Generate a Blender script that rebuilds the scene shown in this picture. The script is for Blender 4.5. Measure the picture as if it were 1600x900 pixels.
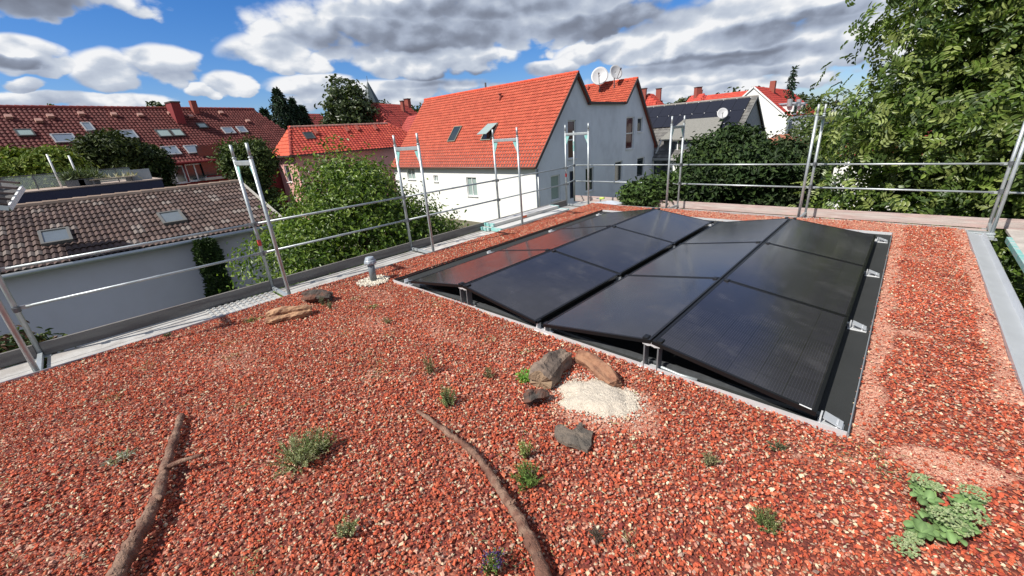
import bpy, math, random
import numpy as np
from mathutils import Vector, Matrix
from mathutils.geometry import tessellate_polygon
for o in list(bpy.data.objects): bpy.data.objects.remove(o)
S = bpy.context.scene
COL = S.collection
rng = np.random.default_rng(7)
random.seed(7)

# ------------------------------------------------------------------ camera
RM = np.array([[0.7329390200181999, 0.6768694061714533, -0.06817770840872461],
               [0.19534073190704418, -0.3053952530639301, -0.931974107936502],
               [-0.6516459095189512, 0.6697623058930107, -0.3560562627059052]])
CP = np.array([4.7256, -2.842, 1.9231]); FPX = 632.02
cd = bpy.data.cameras.new('camera'); cam = bpy.data.objects.new('camera', cd); COL.objects.link(cam)
cd.sensor_width = 36; cd.lens = FPX / 1600 * 36; cd.clip_start = .05; cd.clip_end = 5000
M = Matrix.Identity(4)
for i in range(3):
    M[i][0] = RM[0][i]; M[i][1] = -RM[1][i]; M[i][2] = -RM[2][i]; M[i][3] = CP[i]
cam.matrix_world = M
S.camera = cam

# ------------------------------------------------------------------ sky and sun
SUN_AZ, SUN_EL = 74.0, 47.0          # direction the shadows run, height of the sun
S.view_settings.view_transform = 'Standard'; S.view_settings.look = 'None'
S.view_settings.gamma = 1; S.view_settings.use_curve_mapping = False
S.view_settings.exposure = 0.33
w = bpy.data.worlds.new('World'); S.world = w; w.use_nodes = True
NT = w.node_tree; NT.nodes.clear()

class G:
    """small helper for chains of math nodes"""
    def __init__(s, nt): s.nt = nt
    def n(s, t, **k):
        x = s.nt.nodes.new(t)
        for a, b in k.items(): setattr(x, a, b)
        return x
    def _in(s, sock, v):
        if hasattr(v, 'is_output') or isinstance(v, bpy.types.NodeSocket): s.nt.links.new(v, sock)
        else:
            if hasattr(v, '__len__') and sock.type == 'VECTOR': v = tuple(v)[:3]
            sock.default_value = v
    def m(s, op, a, b=0.0, c=None, clamp=False):
        x = s.n('ShaderNodeMath', operation=op, use_clamp=clamp)
        s._in(x.inputs[0], a); s._in(x.inputs[1], b)
        if c is not None: s._in(x.inputs[2], c)
        return x.outputs[0]
    def v(s, op, a, b=None, scale=None):
        x = s.n('ShaderNodeVectorMath', operation=op)
        s._in(x.inputs[0], a)
        if b is not None: s._in(x.inputs[1], b)
        if scale is not None: s._in(x.inputs[3], scale)
        return x.outputs[0]
    def noise(s, vec, scale, detail=4, rough=.55, dist=0.0, out=0):
        x = s.n('ShaderNodeTexNoise'); s._in(x.inputs['Vector'], vec)
        x.inputs['Scale'].default_value = scale; x.inputs['Detail'].default_value = detail
        x.inputs['Roughness'].default_value = rough; x.inputs['Distortion'].default_value = dist
        return x.outputs[out]
    def ss(s, x_, a, b, lo=0.0, hi=1.0):
        x = s.n('ShaderNodeMapRange', interpolation_type='SMOOTHSTEP')
        s._in(x.inputs[0], x_); s._in(x.inputs[1], a); s._in(x.inputs[2], b)
        x.inputs[3].default_value = lo; x.inputs[4].default_value = hi
        return x.outputs[0]
    def mix(s, f, a, b, t='RGBA', blend='MIX'):
        x = s.n('ShaderNodeMix', data_type=t); 
        if t == 'RGBA': x.blend_type = blend
        s._in(x.inputs[0], f)
        i, j, o = (6, 7, 2) if t == 'RGBA' else (2, 3, 0)
        s._in(x.inputs[i], a); s._in(x.inputs[j], b)
        return x.outputs[o]

def pxdir(x, y):
    d = RM.T @ np.array([(x - 800) / FPX, (y - 450) / FPX, 1.0]); return d / np.linalg.norm(d)
g = G(NT)
sky = g.n('ShaderNodeTexSky', sky_type='NISHITA', sun_disc=False)
sky.sun_elevation = math.radians(SUN_EL); sky.sun_rotation = math.radians(270 - SUN_AZ)
sky.air_density = 1.0; sky.dust_density = .6; sky.ozone_density = 2.2; sky.altitude = 100
hsv = g.n('ShaderNodeHueSaturation'); hsv.inputs['Saturation'].default_value = 1.22; hsv.inputs['Value'].default_value = .92
NT.links.new(g.mix(1.0, sky.outputs[0], (.76, .86, 1.12, 1), blend='MULTIPLY'), hsv.inputs['Color'])
bgs = g.n('ShaderNodeBackground'); bgs.inputs[1].default_value = .10; NT.links.new(hsv.outputs[0], bgs.inputs[0])
tc = g.n('ShaderNodeTexCoord'); D = tc.outputs['Generated']
sp = g.n('ShaderNodeSeparateXYZ'); NT.links.new(D, sp.inputs[0])
AC, AS = math.cos(math.radians(134)), math.sin(math.radians(134))     # azimuth counted from the middle of the view
az = g.m('ARCTAN2', g.m('SUBTRACT', g.m('MULTIPLY', sp.outputs[1], AC), g.m('MULTIPLY', sp.outputs[0], AS)), g.m('ADD', g.m('MULTIPLY', sp.outputs[0], AC), g.m('MULTIPLY', sp.outputs[1], AS))); el = g.m('ARCSINE', sp.outputs[2])
# stretch the noise sideways like real cloud decks near the horizon
cv = g.n('ShaderNodeCombineXYZ'); g._in(cv.inputs[0], az)
g._in(cv.inputs[1], g.m('ADD', g.m('MULTIPLY', el, 1.3), g.m('MULTIPLY', g.m('SQRT', g.m('MAXIMUM', g.m('ADD', el, .04), 0.0)), .30)))
P = cv.outputs[0]
def puffs(p):
    v = g.n('ShaderNodeTexVoronoi', feature='F1'); g._in(v.inputs['Vector'], g.v('ADD', p, g.v('SCALE', g.noise(p, 14, 3, .5, out=1), scale=.03)))
    v.inputs['Scale'].default_value = 15; v.inputs['Detail'].default_value = 1.0; v.inputs['Roughness'].default_value = .5
    return g.m('SUBTRACT', 1.0, v.outputs['Distance'])
def height(p): return g.m('ADD', g.m('MULTIPLY', g.noise(p, 8, 7, .56), .72), g.m('MULTIPLY', puffs(p), .30))
nA = g.noise(P, 2.6, 4, .5)
nB = height(P)
nB2 = height(g.v('ADD', P, (.012, .030, 0)))
nA2 = g.noise(g.v('ADD', P, (.03, .07, 0)), 2.6, 4, .5)
warp = g.m('MULTIPLY', g.m('SUBTRACT', nB, .52), .09)
warp2 = g.m('MULTIPLY', g.m('SUBTRACT', nA, .5), .10)
waz = g.m('ADD', az, g.m('ADD', warp, warp2)); wel = g.m('ADD', el, g.m('MULTIPLY', warp, .55))
def blob(px, py, rx, ry):
    AZ = lambda q: math.atan2(q[1] * AC - q[0] * AS, q[0] * AC + q[1] * AS)
    d = pxdir(px, py); A = AZ(d); Ez = math.asin(d[2])
    dx = pxdir(px + rx, py + rx * -.078); ra = abs(AZ(dx) - A)
    dy = pxdir(px, py - ry); re = abs(math.asin(dy[2]) - Ez)
    a = g.m('DIVIDE', g.m('SUBTRACT', waz, A), ra); e = g.m('DIVIDE', g.m('SUBTRACT', wel, Ez), re)
    q = g.m('SUBTRACT', 1.0, g.m('ADD', g.m('MULTIPLY', a, a), g.m('MULTIPLY', e, e)))
    return q, e
def union(L):
    r = None
    for b in L:
        q, e_ = blob(*b); q = g.m('MAXIMUM', q, -1.5)
        if r is None: r, sh_ = q, e_
        else:
            wgt = g.ss(g.m('SUBTRACT', q, r), -.25, .25); sh_ = g.mix(wgt, sh_, e_, 'FLOAT'); r = g.m('MAXIMUM', r, q)
    return r, sh_
clouds = [(90, 5, 150, 36), (40, 88, 80, 30), (195, 112, 66, 34), (272, 106, 66, 34), (60, 138, 34, 14), (120, 160, 170, 14), (330, 143, 30, 12), (378, 134, 46, 20), (500, 140, 80, 22),
          (440, 88, 78, 36), (500, 60, 60, 36), (640, 48, 230, 62), (690, 98, 130, 32), (860, 34, 260, 48), (872, 110, 46, 18), (620, 150, 170, 24), (960, 80, 90, 26),
          (1130, 56, 240, 66), (1350, 48, 190, 60), (1110, 118, 260, 34), (1040, 150, 330, 16), (1500, 90, 200, 90), (900, -110, 420, 90), (300, -120, 200, 50), (1400, -150, 260, 90)]
dark = [(640, 62, 190, 30), (780, 14, 260, 26), (1000, 34, 200, 26), (1230, 50, 150, 18), (60, 12, 110, 22), (1120, 100, 180, 14), (740, 128, 130, 12), (15, 96, 60, 10), (900, -140, 380, 60), (1330, 20, 100, 16)]
(uC, shC), (uD, _s) = union(clouds), union(dark)
inview = g.ss(el, .42, .62)                       # higher up: loose broken cloud
free = g.m('MULTIPLY', g.m('SUBTRACT', nA, .37), 7.0)
behind = g.ss(g.m('ABSOLUTE', az), 1.0, 1.25)
loose = g.m('MAXIMUM', inview, behind)
base = g.mix(loose, uC, free, 'FLOAT')
dens = g.m('ADD', base, g.m('ADD', g.m('MULTIPLY', g.m('SUBTRACT', nB, .52), 3.0), g.m('MULTIPLY', g.m('SUBTRACT', nA, .5), .8)))
dens = g.m('ADD', dens, .33)
mask = g.ss(dens, -.1, .42)
grad = g.m('ADD', g.m('MULTIPLY', g.m('SUBTRACT', nB, nB2), 1.5), g.m('MULTIPLY', g.m('SUBTRACT', nA, nA2), 1.0))
dk = g.ss(g.m('ADD', uD, g.m('ADD', g.m('MULTIPLY', g.m('SUBTRACT', nA, .5), 1.2), g.m('MULTIPLY', g.m('SUBTRACT', nB, .52), 1.5))), -.8, .8)
thick = g.ss(dens, .1, 2.2)
shm = g.m('MULTIPLY', g.ss(shC, -1.0, .9), g.m('SUBTRACT', 1.0, loose))
lit = g.m('ADD', g.m('ADD', g.m('ADD', .64, g.m('MULTIPLY', loose, -.12)), g.m('MULTIPLY', shm, .46)), g.m('MULTIPLY', grad, g.m('SUBTRACT', 1.0, g.m('MULTIPLY', loose, .55))))
lit = g.m('SUBTRACT', lit, g.m('MULTIPLY', dk, .58))
lit = g.m('SUBTRACT', lit, g.m('MULTIPLY', thick, .12))
cr = g.n('ShaderNodeValToRGB'); g._in(cr.inputs[0], lit)
e = cr.color_ramp.elements; e[0].position = 0; e[0].color = (.20, .225, .29, 1); e[1].position = 1; e[1].color = (.95, .96, .98, 1)
for p_, c_ in ((.25, (.27, .31, .40, 1)), (.5, (.42, .48, .60, 1)), (.78, (.60, .66, .76, 1))):
    q = e.new(p_); q.color = c_
bgc = g.n('ShaderNodeBackground'); bgc.inputs[1].default_value = .76; NT.links.new(cr.outputs[0], bgc.inputs[0])
lowfade = g.ss(el, -.02, .03)
mx = g.n('ShaderNodeMixShader'); g._in(mx.inputs[0], g.m('MULTIPLY', mask, lowfade))
NT.links.new(bgs.outputs[0], mx.inputs[1]); NT.links.new(bgc.outputs[0], mx.inputs[2])
wo = g.n('ShaderNodeOutputWorld'); NT.links.new(mx.outputs[0], wo.inputs[0])

sd = bpy.data.lights.new('sun', 'SUN'); so = bpy.data.objects.new('sun', sd); COL.objects.link(so)
sd.energy = 5.0; sd.angle = math.radians(.5); sd.color = (1, .955, .88)
a_, b_ = math.radians(SUN_AZ), math.radians(SUN_EL)
tosun = Vector((-math.cos(a_) * math.cos(b_), -math.sin(a_) * math.cos(b_), math.sin(b_)))
so.rotation_euler = tosun.to_track_quat('Z', 'Y').to_euler(); so.location = (-5, -20, 30)
S.cycles.max_bounces = 6; S.cycles.diffuse_bounces = 3; S.cycles.glossy_bounces = 3; S.cycles.transparent_max_bounces = 6

# ------------------------------------------------------------------ helpers
def ray(x, y): return RM.T @ np.array([(x - 800) / FPX, (y - 450) / FPX, 1.0])
def onx(x, y, X): d = ray(x, y); return CP + d * (X - CP[0]) / d[0]
def ony(x, y, Y): d = ray(x, y); return CP + d * (Y - CP[1]) / d[1]
def onz(x, y, z=0.): d = ray(x, y); return CP + d * (z - CP[2]) / d[2]
def atd(x, y, dist):
    d = ray(x, y); return CP + d * dist / math.hypot(d[0], d[1])

def tag(o, label=None, cat=None, group=None, kind=None):
    if label: o['label'] = label
    if cat: o['category'] = cat
    if group: o['group'] = group
    if kind: o['kind'] = kind
    return o
def empty(name, loc=(0, 0, 0), rot=(0, 0, 0), label=None, cat=None, group=None):
    o = bpy.data.objects.new(name, None); COL.objects.link(o); o.location = tuple(float(v) for v in loc); o.rotation_euler = rot
    o.empty_display_size = .2
    return tag(o, label, cat, group)
class MB:
    def __init__(s): s.V = []; s.F = []; s.C = []; s.n = 0; s.NV = []; s.NF = []
    def add(s, vs, fs, col=None):
        b = s.n; s.V.extend([tuple(float(q) for q in v) for v in vs]); s.F.extend([tuple(b + i for i in f) for f in fs]); s.n += len(vs)
        s.C.extend([col if col is not None else (1, 1, 1)] * len(vs)); return s
    def box(s, x0, x1, y0, y1, z0, z1, col=None):
        vs = [(x, y, z) for z in (z0, z1) for y in (y0, y1) for x in (x0, x1)]
        return s.add(vs, [(0, 2, 3, 1), (4, 5, 7, 6), (0, 1, 5, 4), (2, 6, 7, 3), (0, 4, 6, 2), (1, 3, 7, 5)], col)
    def obox(s, c, u, v, n, a, b, d, col=None):
        """oriented box: centre c, half sizes a,b,d along u,v,n"""
        c, u, v, n = (np.array(q, float) for q in (c, u, v, n))
        vs = [c + u * a * i + v * b * j + n * d * k for k in (-1, 1) for j in (-1, 1) for i in (-1, 1)]
        return s.add(vs, [(0, 2, 3, 1), (4, 5, 7, 6), (0, 1, 5, 4), (2, 6, 7, 3), (0, 4, 6, 2), (1, 3, 7, 5)], col)
    def bar(s, p, q, wd, hg, up=(0, 0, 1)):
        p, q = np.array(p, float), np.array(q, float); d = q - p; L = np.linalg.norm(d); d /= L
        sde = np.cross(d, up); sde /= np.linalg.norm(sde); upv = np.cross(sde, d)
        return s.obox((p + q) / 2, d, sde, upv, L / 2, wd / 2, hg / 2)
    def tube(s, pts, rad, seg=10, caps=True, col=None, noise=0.0):
        pts = [np.array(p, float) for p in pts]; n = len(pts)
        if not hasattr(rad, '__len__'): rad = [rad] * n
        vs = []; fr = None
        for i, p in enumerate(pts):
            d = pts[min(i + 1, n - 1)] - pts[max(i - 1, 0)]; d = d / (np.linalg.norm(d) + 1e-9)
            if fr is None:
                a = np.array([0, 0, 1.]) if abs(d[2]) < .9 else np.array([1., 0, 0]); fr = np.cross(d, a)
            fr = fr - d * (fr @ d); fr /= np.linalg.norm(fr); bi = np.cross(d, fr)
            for k in range(seg):
                t = 2 * math.pi * k / seg; r = rad[i] * (1 + (noise * random.uniform(-1, 1) if noise else 0))
                vs.append(p + (fr * math.cos(t) + bi * math.sin(t)) * r)
        fs = [(i * seg + k, i * seg + (k + 1) % seg, (i + 1) * seg + (k + 1) % seg, (i + 1) * seg + k) for i in range(n - 1) for k in range(seg)]
        if caps: fs += [tuple(range(seg))[::-1], tuple((n - 1) * seg + k for k in range(seg))]
        return s.add(vs, fs, col)
    def poly(s, pts, col=None): return s.add(pts, [tuple(range(len(pts)))], col)
    def prism(s, pts, n, th):
        """flat polygon extruded by th along n"""
        k = len(pts); n = np.array(n, float) * th; a = [np.array(p, float) for p in pts]
        return s.add(a + [p + n for p in a], [tuple(range(k))[::-1], tuple(range(k, 2 * k))] + [(i, (i + 1) % k, k + (i + 1) % k, k + i) for i in range(k)])
    def build(s, name, mat, parent=None, smooth=False, color=False, bevel=0):
        me = bpy.data.meshes.new(name); me.from_pydata(s.V, [], s.F); me.materials.append(mat)
        if color:
            at = me.attributes.new('col', 'FLOAT_COLOR', 'POINT')
            at.data.foreach_set('color', np.c_[np.array(s.C, float), np.ones(len(s.C))].ravel())
        me.polygons.foreach_set('use_smooth', [smooth] * len(me.polygons)); me.update()
        o = bpy.data.objects.new(name, me); COL.objects.link(o)
        if parent is not None: o.parent = parent
        if bevel:
            b = o.modifiers.new('b', 'BEVEL'); b.width = bevel; b.segments = 2; b.limit_method = 'ANGLE'
        return o
def npmesh(name, V, F, colors, mat, parent=None, smooth=False):
    """fast mesh; V (n,3), F (m,k) constant k, colors (n,3)"""
    me = bpy.data.meshes.new(name); V = np.asarray(V, np.float32); F = np.asarray(F, np.int32)
    me.vertices.add(len(V)); me.vertices.foreach_set('co', V.ravel())
    m, k = F.shape; me.loops.add(m * k); me.loops.foreach_set('vertex_index', F.ravel())
    me.polygons.add(m); me.polygons.foreach_set('loop_start', np.arange(0, m * k, k, dtype=np.int32))
    me.polygons.foreach_set('loop_total', np.full(m, k, np.int32))
    me.update(calc_edges=True)
    me.polygons.foreach_set('use_smooth', np.full(m, smooth))
    if colors is not None:
        at = me.attributes.new('col', 'FLOAT_COLOR', 'POINT'); c = np.ones((len(V), 4), np.float32); c[:, :3] = colors
        at.data.foreach_set('color', c.ravel())
    me.materials.append(mat); me.update()
    o = bpy.data.objects.new(name, me); COL.objects.link(o)
    if parent is not None: o.parent = parent
    return o

# ------------------------------------------------------------------ materials
def mat(name, col, rough=.7, metal=0.0, var=.0, vs=3.0, bump=0.0, bs=20.0, spec=.5, attr=False, trans=0.0, col2=None, patch=None, coat=0.0, stretch=None):
    m = bpy.data.materials.new(name); m.use_nodes = True; nt = m.node_tree; q = G(nt)
    b = nt.nodes['Principled BSDF']; out = nt.nodes['Material Output']
    b.inputs['Roughness'].default_value = rough; b.inputs['Metallic'].default_value = metal
    b.inputs['Specular IOR Level'].default_value = spec; b.inputs['Coat Weight'].default_value = coat
    t = q.n('ShaderNodeTexCoord').outputs['Object']
    if stretch: 
        t = q.v('MULTIPLY', t, stretch)
    c = (*col, 1)
    if attr:
        a = q.n('ShaderNodeAttribute'); a.attribute_name = 'col'; c = a.outputs['Color']
        c = q.mix(1.0, c, (*col, 1), blend='MULTIPLY')
    if col2 is not None:
        n1 = q.noise(t, patch or 1.5, 5, .6); f = q.ss(n1, .42, .62); c = q.mix(f, c, (*col2, 1))
    if var:
        n2 = q.noise(t, vs, 6, .65)
        f = q.m('ADD', 1 - var, q.m('MULTIPLY', n2, 2 * var))
        c = q.v('SCALE', c, scale=f)
        r = q.m('ADD', rough - .1, q.m('MULTIPLY', n2, .2)); q._in(b.inputs['Roughness'], r)
    q._in(b.inputs['Base Color'], c)
    if bump:
        bn = q.n('ShaderNodeBump'); bn.inputs['Strength'].default_value = bump; bn.inputs['Distance'].default_value = .02
        q._in(bn.inputs['Height'], q.noise(t, bs, 6, .6)); nt.links.new(bn.outputs[0], b.inputs['Normal'])
    if trans:
        tr = q.n('ShaderNodeBsdfTranslucent'); q._in(tr.inputs[0], q.mix(1.0, c, (1.25, 1.35, .55, 1), blend='MULTIPLY'))
        ms = q.n('ShaderNodeMixShader'); ms.inputs[0].default_value = trans
        nt.links.new(b.outputs[0], ms.inputs[1]); nt.links.new(tr.outputs[0], ms.inputs[2]); nt.links.new(ms.outputs[0], out.inputs[0])
    return m
m_leaf = mat('leaf', (1, 1, 1), .42, attr=True, trans=.28, spec=.5)
m_needle = mat('needle', (1, 1, 1), .6, attr=True, trans=.12, spec=.3)
m_bark = mat('bark', (.11, .075, .05), .9, var=.4, vs=12, bump=.6, bs=30)
m_galv = mat('galvanised steel', (.46, .49, .50), .45, .5, var=.18, vs=9, bump=.08, bs=60, col2=(.38, .42, .43), patch=5)
m_galvd = mat('green painted steel', (.22, .50, .47), .55, .1, var=.3, vs=30, col2=(.45, .52, .52), patch=9)
m_clamp = mat('dark steel', (.16, .17, .18), .5, .7, var=.3, vs=20)
m_alu = mat('aluminium', (.66, .67, .68), .42, .35, var=.12, vs=20)
m_redmark = mat('red paint', (.55, .05, .04), .5)
m_plank = mat('weathered board', (.20, .185, .17), .85, var=.45, vs=6, bump=.4, bs=40, col2=(.12, .105, .10), patch=3, stretch=(6, .5, 6))
m_plankx = mat('pale shuttering board', (.42, .365, .335), .85, var=.5, vs=7, bump=.4, bs=40, col2=(.40, .29, .265), patch=2.5, stretch=(.5, 6, 6))
m_deck = mat('scaffold deck', (.46, .445, .42), .7, .1, var=.22, vs=5, bump=.25, bs=30, col2=(.36, .335, .31), patch=3)
m_deck2 = mat('worn scaffold deck', (.42, .39, .36), .75, .0, var=.35, vs=5, bump=.3, bs=30, col2=(.60, .57, .53), patch=4)
m_alugrate = mat('ribbed aluminium deck', (.52, .52, .50), .5, .35, var=.15, vs=6)
m_white = mat('white render', (.78, .78, .75), .9, var=.04, vs=2, bump=.15, bs=60)
m_cream = mat('cream render', (.50, .49, .43), .9, var=.06, vs=2, bump=.15, bs=60)
m_grey = mat('blue grey render', (.72, .75, .82), .9, var=.10, vs=.7, bump=.15, bs=60, col2=(.62, .645, .71), patch=.5, stretch=(1, 1, .7))  # pale bluish grey with slightly darker patches
m_lavender = mat('pale grey render', (.57, .555, .64), .9, var=.12, vs=1.2, bump=.3, bs=50, col2=(.52, .50, .57), patch=.6)
m_redwall = mat('red render', (.22, .028, .03), .85, var=.1)
m_pink = mat('pink render', (.62, .33, .30), .85, var=.08)
m_navy = mat('navy cladding', (.018, .025, .06), .4, var=.1)
m_slate = mat('grey shingle', (.15, .15, .145), .85, var=.3, vs=5, bump=.4, bs=12)
m_tileA = mat('clay tile', (1, 1, 1), .72, attr=True, var=.22, vs=2.2, spec=.28)
m_frame = mat('white window frame', (.78, .78, .77), .4)
m_dframe = mat('dark window frame', (.08, .075, .07), .4)
m_glass = mat('window glass', (.02, .03, .035), .06, spec=.9)
m_curtain = mat('window with blind', (.30, .38, .36), .12, spec=.7, var=.1)
m_trim = mat('dark fascia', (.07, .045, .04), .6)
m_zinc = mat('zinc gutter', (.45, .47, .48), .45, .6, var=.15)
m_gutw = mat('pale gutter metal', (.54, .56, .59), .40, .35, var=.08, vs=4)
m_rub = mat('black rubber mat', (.022, .024, .024), .85, var=.35, vs=3, bump=.5, bs=160)
m_black = mat('black anodised frame', (.012, .012, .013), .38, .4)
m_pipe = mat('grey plastic pipe', (.17, .20, .22), .35, var=.06)
m_dish = mat('satellite dish', (.46, .46, .47), .45, var=.05)
m_brick = mat('chimney brick', (.28, .07, .05), .85, var=.2, vs=8)
m_spire = mat('slate spire', (.05, .07, .08), .6, var=.2)
m_ground = mat('garden ground', (.055, .075, .025), .95, var=.4, vs=.6, bump=.5, bs=3, col2=(.10, .09, .06), patch=.15)
m_cutwood = mat('bleached wood', (.46, .27, .15), .85, var=.35, vs=14, bump=.7, bs=26, col2=(.20, .09, .05), patch=6, stretch=(3, 1, 3))
m_oldwood = mat('grey brown wood', (.22, .16, .12), .9, var=.4, vs=12, bump=1.0, bs=22, col2=(.10, .075, .06), patch=7)
m_darkwood = mat('dark weathered bark', (.07, .058, .05), .9, var=.5, vs=16, bump=1.0, bs=24, col2=(.13, .055, .035), patch=9)
m_branch = mat('branch bark', (.16, .075, .05), .92, var=.7, vs=34, bump=1.0, bs=60, col2=(.27, .165, .115), patch=9)
m_plant = mat('plant leaf', (1, 1, 1), .55, attr=True, trans=.2, spec=.35)
m_pebble = mat('pebble', (1, 1, 1), .85, attr=True, spec=.25)
m_ygreen = mat('lime plastic', (.45, .55, .10), .5)

def m_panel():
    m = bpy.data.materials.new('solar glass'); m.use_nodes = True; nt = m.node_tree; q = G(nt)
    b = nt.nodes['Principled BSDF']
    s = q.n('ShaderNodeSeparateXYZ'); nt.links.new(q.n('ShaderNodeTexCoord').outputs['Object'], s.inputs[0])
    def line(v, pitch, wd):
        f = q.m('FRACT', q.m('DIVIDE', v, pitch)); d = q.m('ABSOLUTE', q.m('SUBTRACT', f, .5))
        return q.m('GREATER_THAN', d, .5 - wd / pitch / 2)
    cell = q.m('MAXIMUM', line(q.m('ADD', s.outputs[0], -.027), .180, .006), line(q.m('ADD', s.outputs[1], -.022), .1705, .005))
    bus = line(s.outputs[0], .018, .0028)
    nz = q.n('ShaderNodeTexWhiteNoise', noise_dimensions='2D'); cc = q.n('ShaderNodeCombineXYZ')
    q._in(cc.inputs[0], q.m('FLOOR', q.m('DIVIDE', q.m('ADD', s.outputs[0], -.027), .18))); q._in(cc.inputs[1], q.m('FLOOR', q.m('DIVIDE', q.m('ADD', s.outputs[1], -.022), .1705)))
    nt.links.new(cc.outputs[0], nz.inputs['Vector'])
    c = q.mix(nz.outputs[0], (.010, .010, .015, 1), (.014, .0135, .020, 1))
    c = q.mix(bus, c, (.030, .030, .038, 1)); c = q.mix(cell, c, (.003, .003, .004, 1))
    obj = q.n('ShaderNodeTexCoord').outputs['Object']
    dust = q.ss(q.noise(obj, 2.2, 5, .7), .45, .8); c = q.mix(q.m('ADD', .07, q.m('MULTIPLY', dust, .14)), c, (.20, .19, .19, 1))
    q._in(b.inputs['Base Color'], c); q._in(b.inputs['Roughness'], q.m('ADD', .15, q.m('MULTIPLY', dust, .08)))
    b.inputs['IOR'].default_value = 1.5; b.inputs['Specular IOR Level'].default_value = .5
    bn = q.n('ShaderNodeBump'); bn.inputs['Strength'].default_value = .02; bn.inputs['Distance'].default_value = .01
    q._in(bn.inputs['Height'], q.noise(obj, 3.0, 3, .5)); nt.links.new(bn.outputs[0], b.inputs['Normal'])
    return m
m_solar = m_panel()

# ------------------------------------------------------------------ ground far below and around
GZ = -4.2
mb = MB(); mb.poly([(-2500, -2500, GZ), (2500, -2500, GZ), (2500, 2500, GZ), (-2500, 2500, GZ)])
tag(mb.build('ground', m_ground), kind='structure')

# ------------------------------------------------------------------ generic builders for houses
def tiled(name, P0, u, v, ns, nt_, inside, parent, tw=.30, th=.34, cols=((.55, .09, .04),), amp=.028, lift=.03, K=6, bumps=1, matl=None):
    """tiled roof slope: P0 lower corner, u along eave, v up slope (unit). ns x nt_ tiles"""
    P0, u, v = (np.array(q, float) for q in (P0, u, v)); n = np.cross(u, v); n /= np.linalg.norm(n)
    if n[2] < 0: n = -n
    xs = np.linspace(0, 1, K + 1)
    prof = amp * (.5 - .5 * np.cos(2 * np.pi * xs * bumps)) ** .8
    I, J = np.meshgrid(np.arange(ns), np.arange(nt_)); I = I.ravel(); J = J.ravel()
    keep = np.array([inside((i + .5) * tw, (j + .5) * th) for i, j in zip(I, J)]); I = I[keep]; J = J[keep]; m = len(I)
    r3 = [(0., -.9 * lift, True), (0., lift, False), (th + .03, 0., False)]   # lip bottom, lip top, upper edge
    T = []
    for (t, dz, lip) in r3:
        for k in range(K + 1): T.append((xs[k] * tw, t, prof[k] + dz if not lip else max(prof[k] + lift - .022, 0)))
    T = np.array(T); jit = rng.normal(0, .002, (m, 1)); 
    Sx = I[:, None] * tw + T[None, :, 0]; Tx = J[:, None] * th + T[None, :, 1] + jit; Z = T[None, :, 2] + rng.normal(0, .0025, (m, 1))
    V = (P0 + Sx[..., None] * u + Tx[..., None] * v + Z[..., None] * n).reshape(-1, 3)
    k1 = K + 1; f = []
    for r in range(2):
        for k in range(K): f.append((r * k1 + k, r * k1 + k + 1, (r + 1) * k1 + k + 1, (r + 1) * k1 + k))
    f = np.array(f); F = (f[None] + (np.arange(m) * 3 * k1)[:, None, None]).reshape(-1, 4)
    if np.dot(np.cross(u, v), n) < 0: F = F[:, ::-1]
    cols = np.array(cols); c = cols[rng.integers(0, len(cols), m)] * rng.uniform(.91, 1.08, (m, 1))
    C = np.repeat(c, 3 * k1, 0).reshape(m, 3 * k1, 3); C[:, :k1] *= .32; C = C.reshape(-1, 3)     # course-line shade painted into the lower lip of each tile
    return npmesh(name, V, F, C, matl or m_tileA, parent, smooth=False)
def holed_wall(name, O, u, v, n, outer, holes, matl, parent, depth=.14):
    """wall sheet with real window openings and reveals. u,v in-plane, n outward"""
    O, u, v, n = (np.array(q, float) for q in (O, u, v, n)); W = lambda p, d=0: O + u * p[0] + v * p[1] - n * d
    loops = [[Vector((a, b, 0)) for a, b in outer]] + [[Vector((x0, y0, 0)), Vector((x0, y1, 0)), Vector((x1, y1, 0)), Vector((x1, y0, 0))] for x0, y0, x1, y1 in holes]
    pts = [p for l in loops for p in l]; tr = tessellate_polygon(loops)
    b = MB(); b.add([W((p.x, p.y)) for p in pts], [tuple(t) for t in tr])
    for x0, y0, x1, y1 in holes:
        c = [(x0, y0), (x1, y0), (x1, y1), (x0, y1)]
        for i in range(4):
            p, q = c[i], c[(i + 1) % 4]; b.add([W(p), W(q), W(q, depth), W(p, depth)], [(0, 1, 2, 3)])
    return b.build(name, matl, parent)
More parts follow.
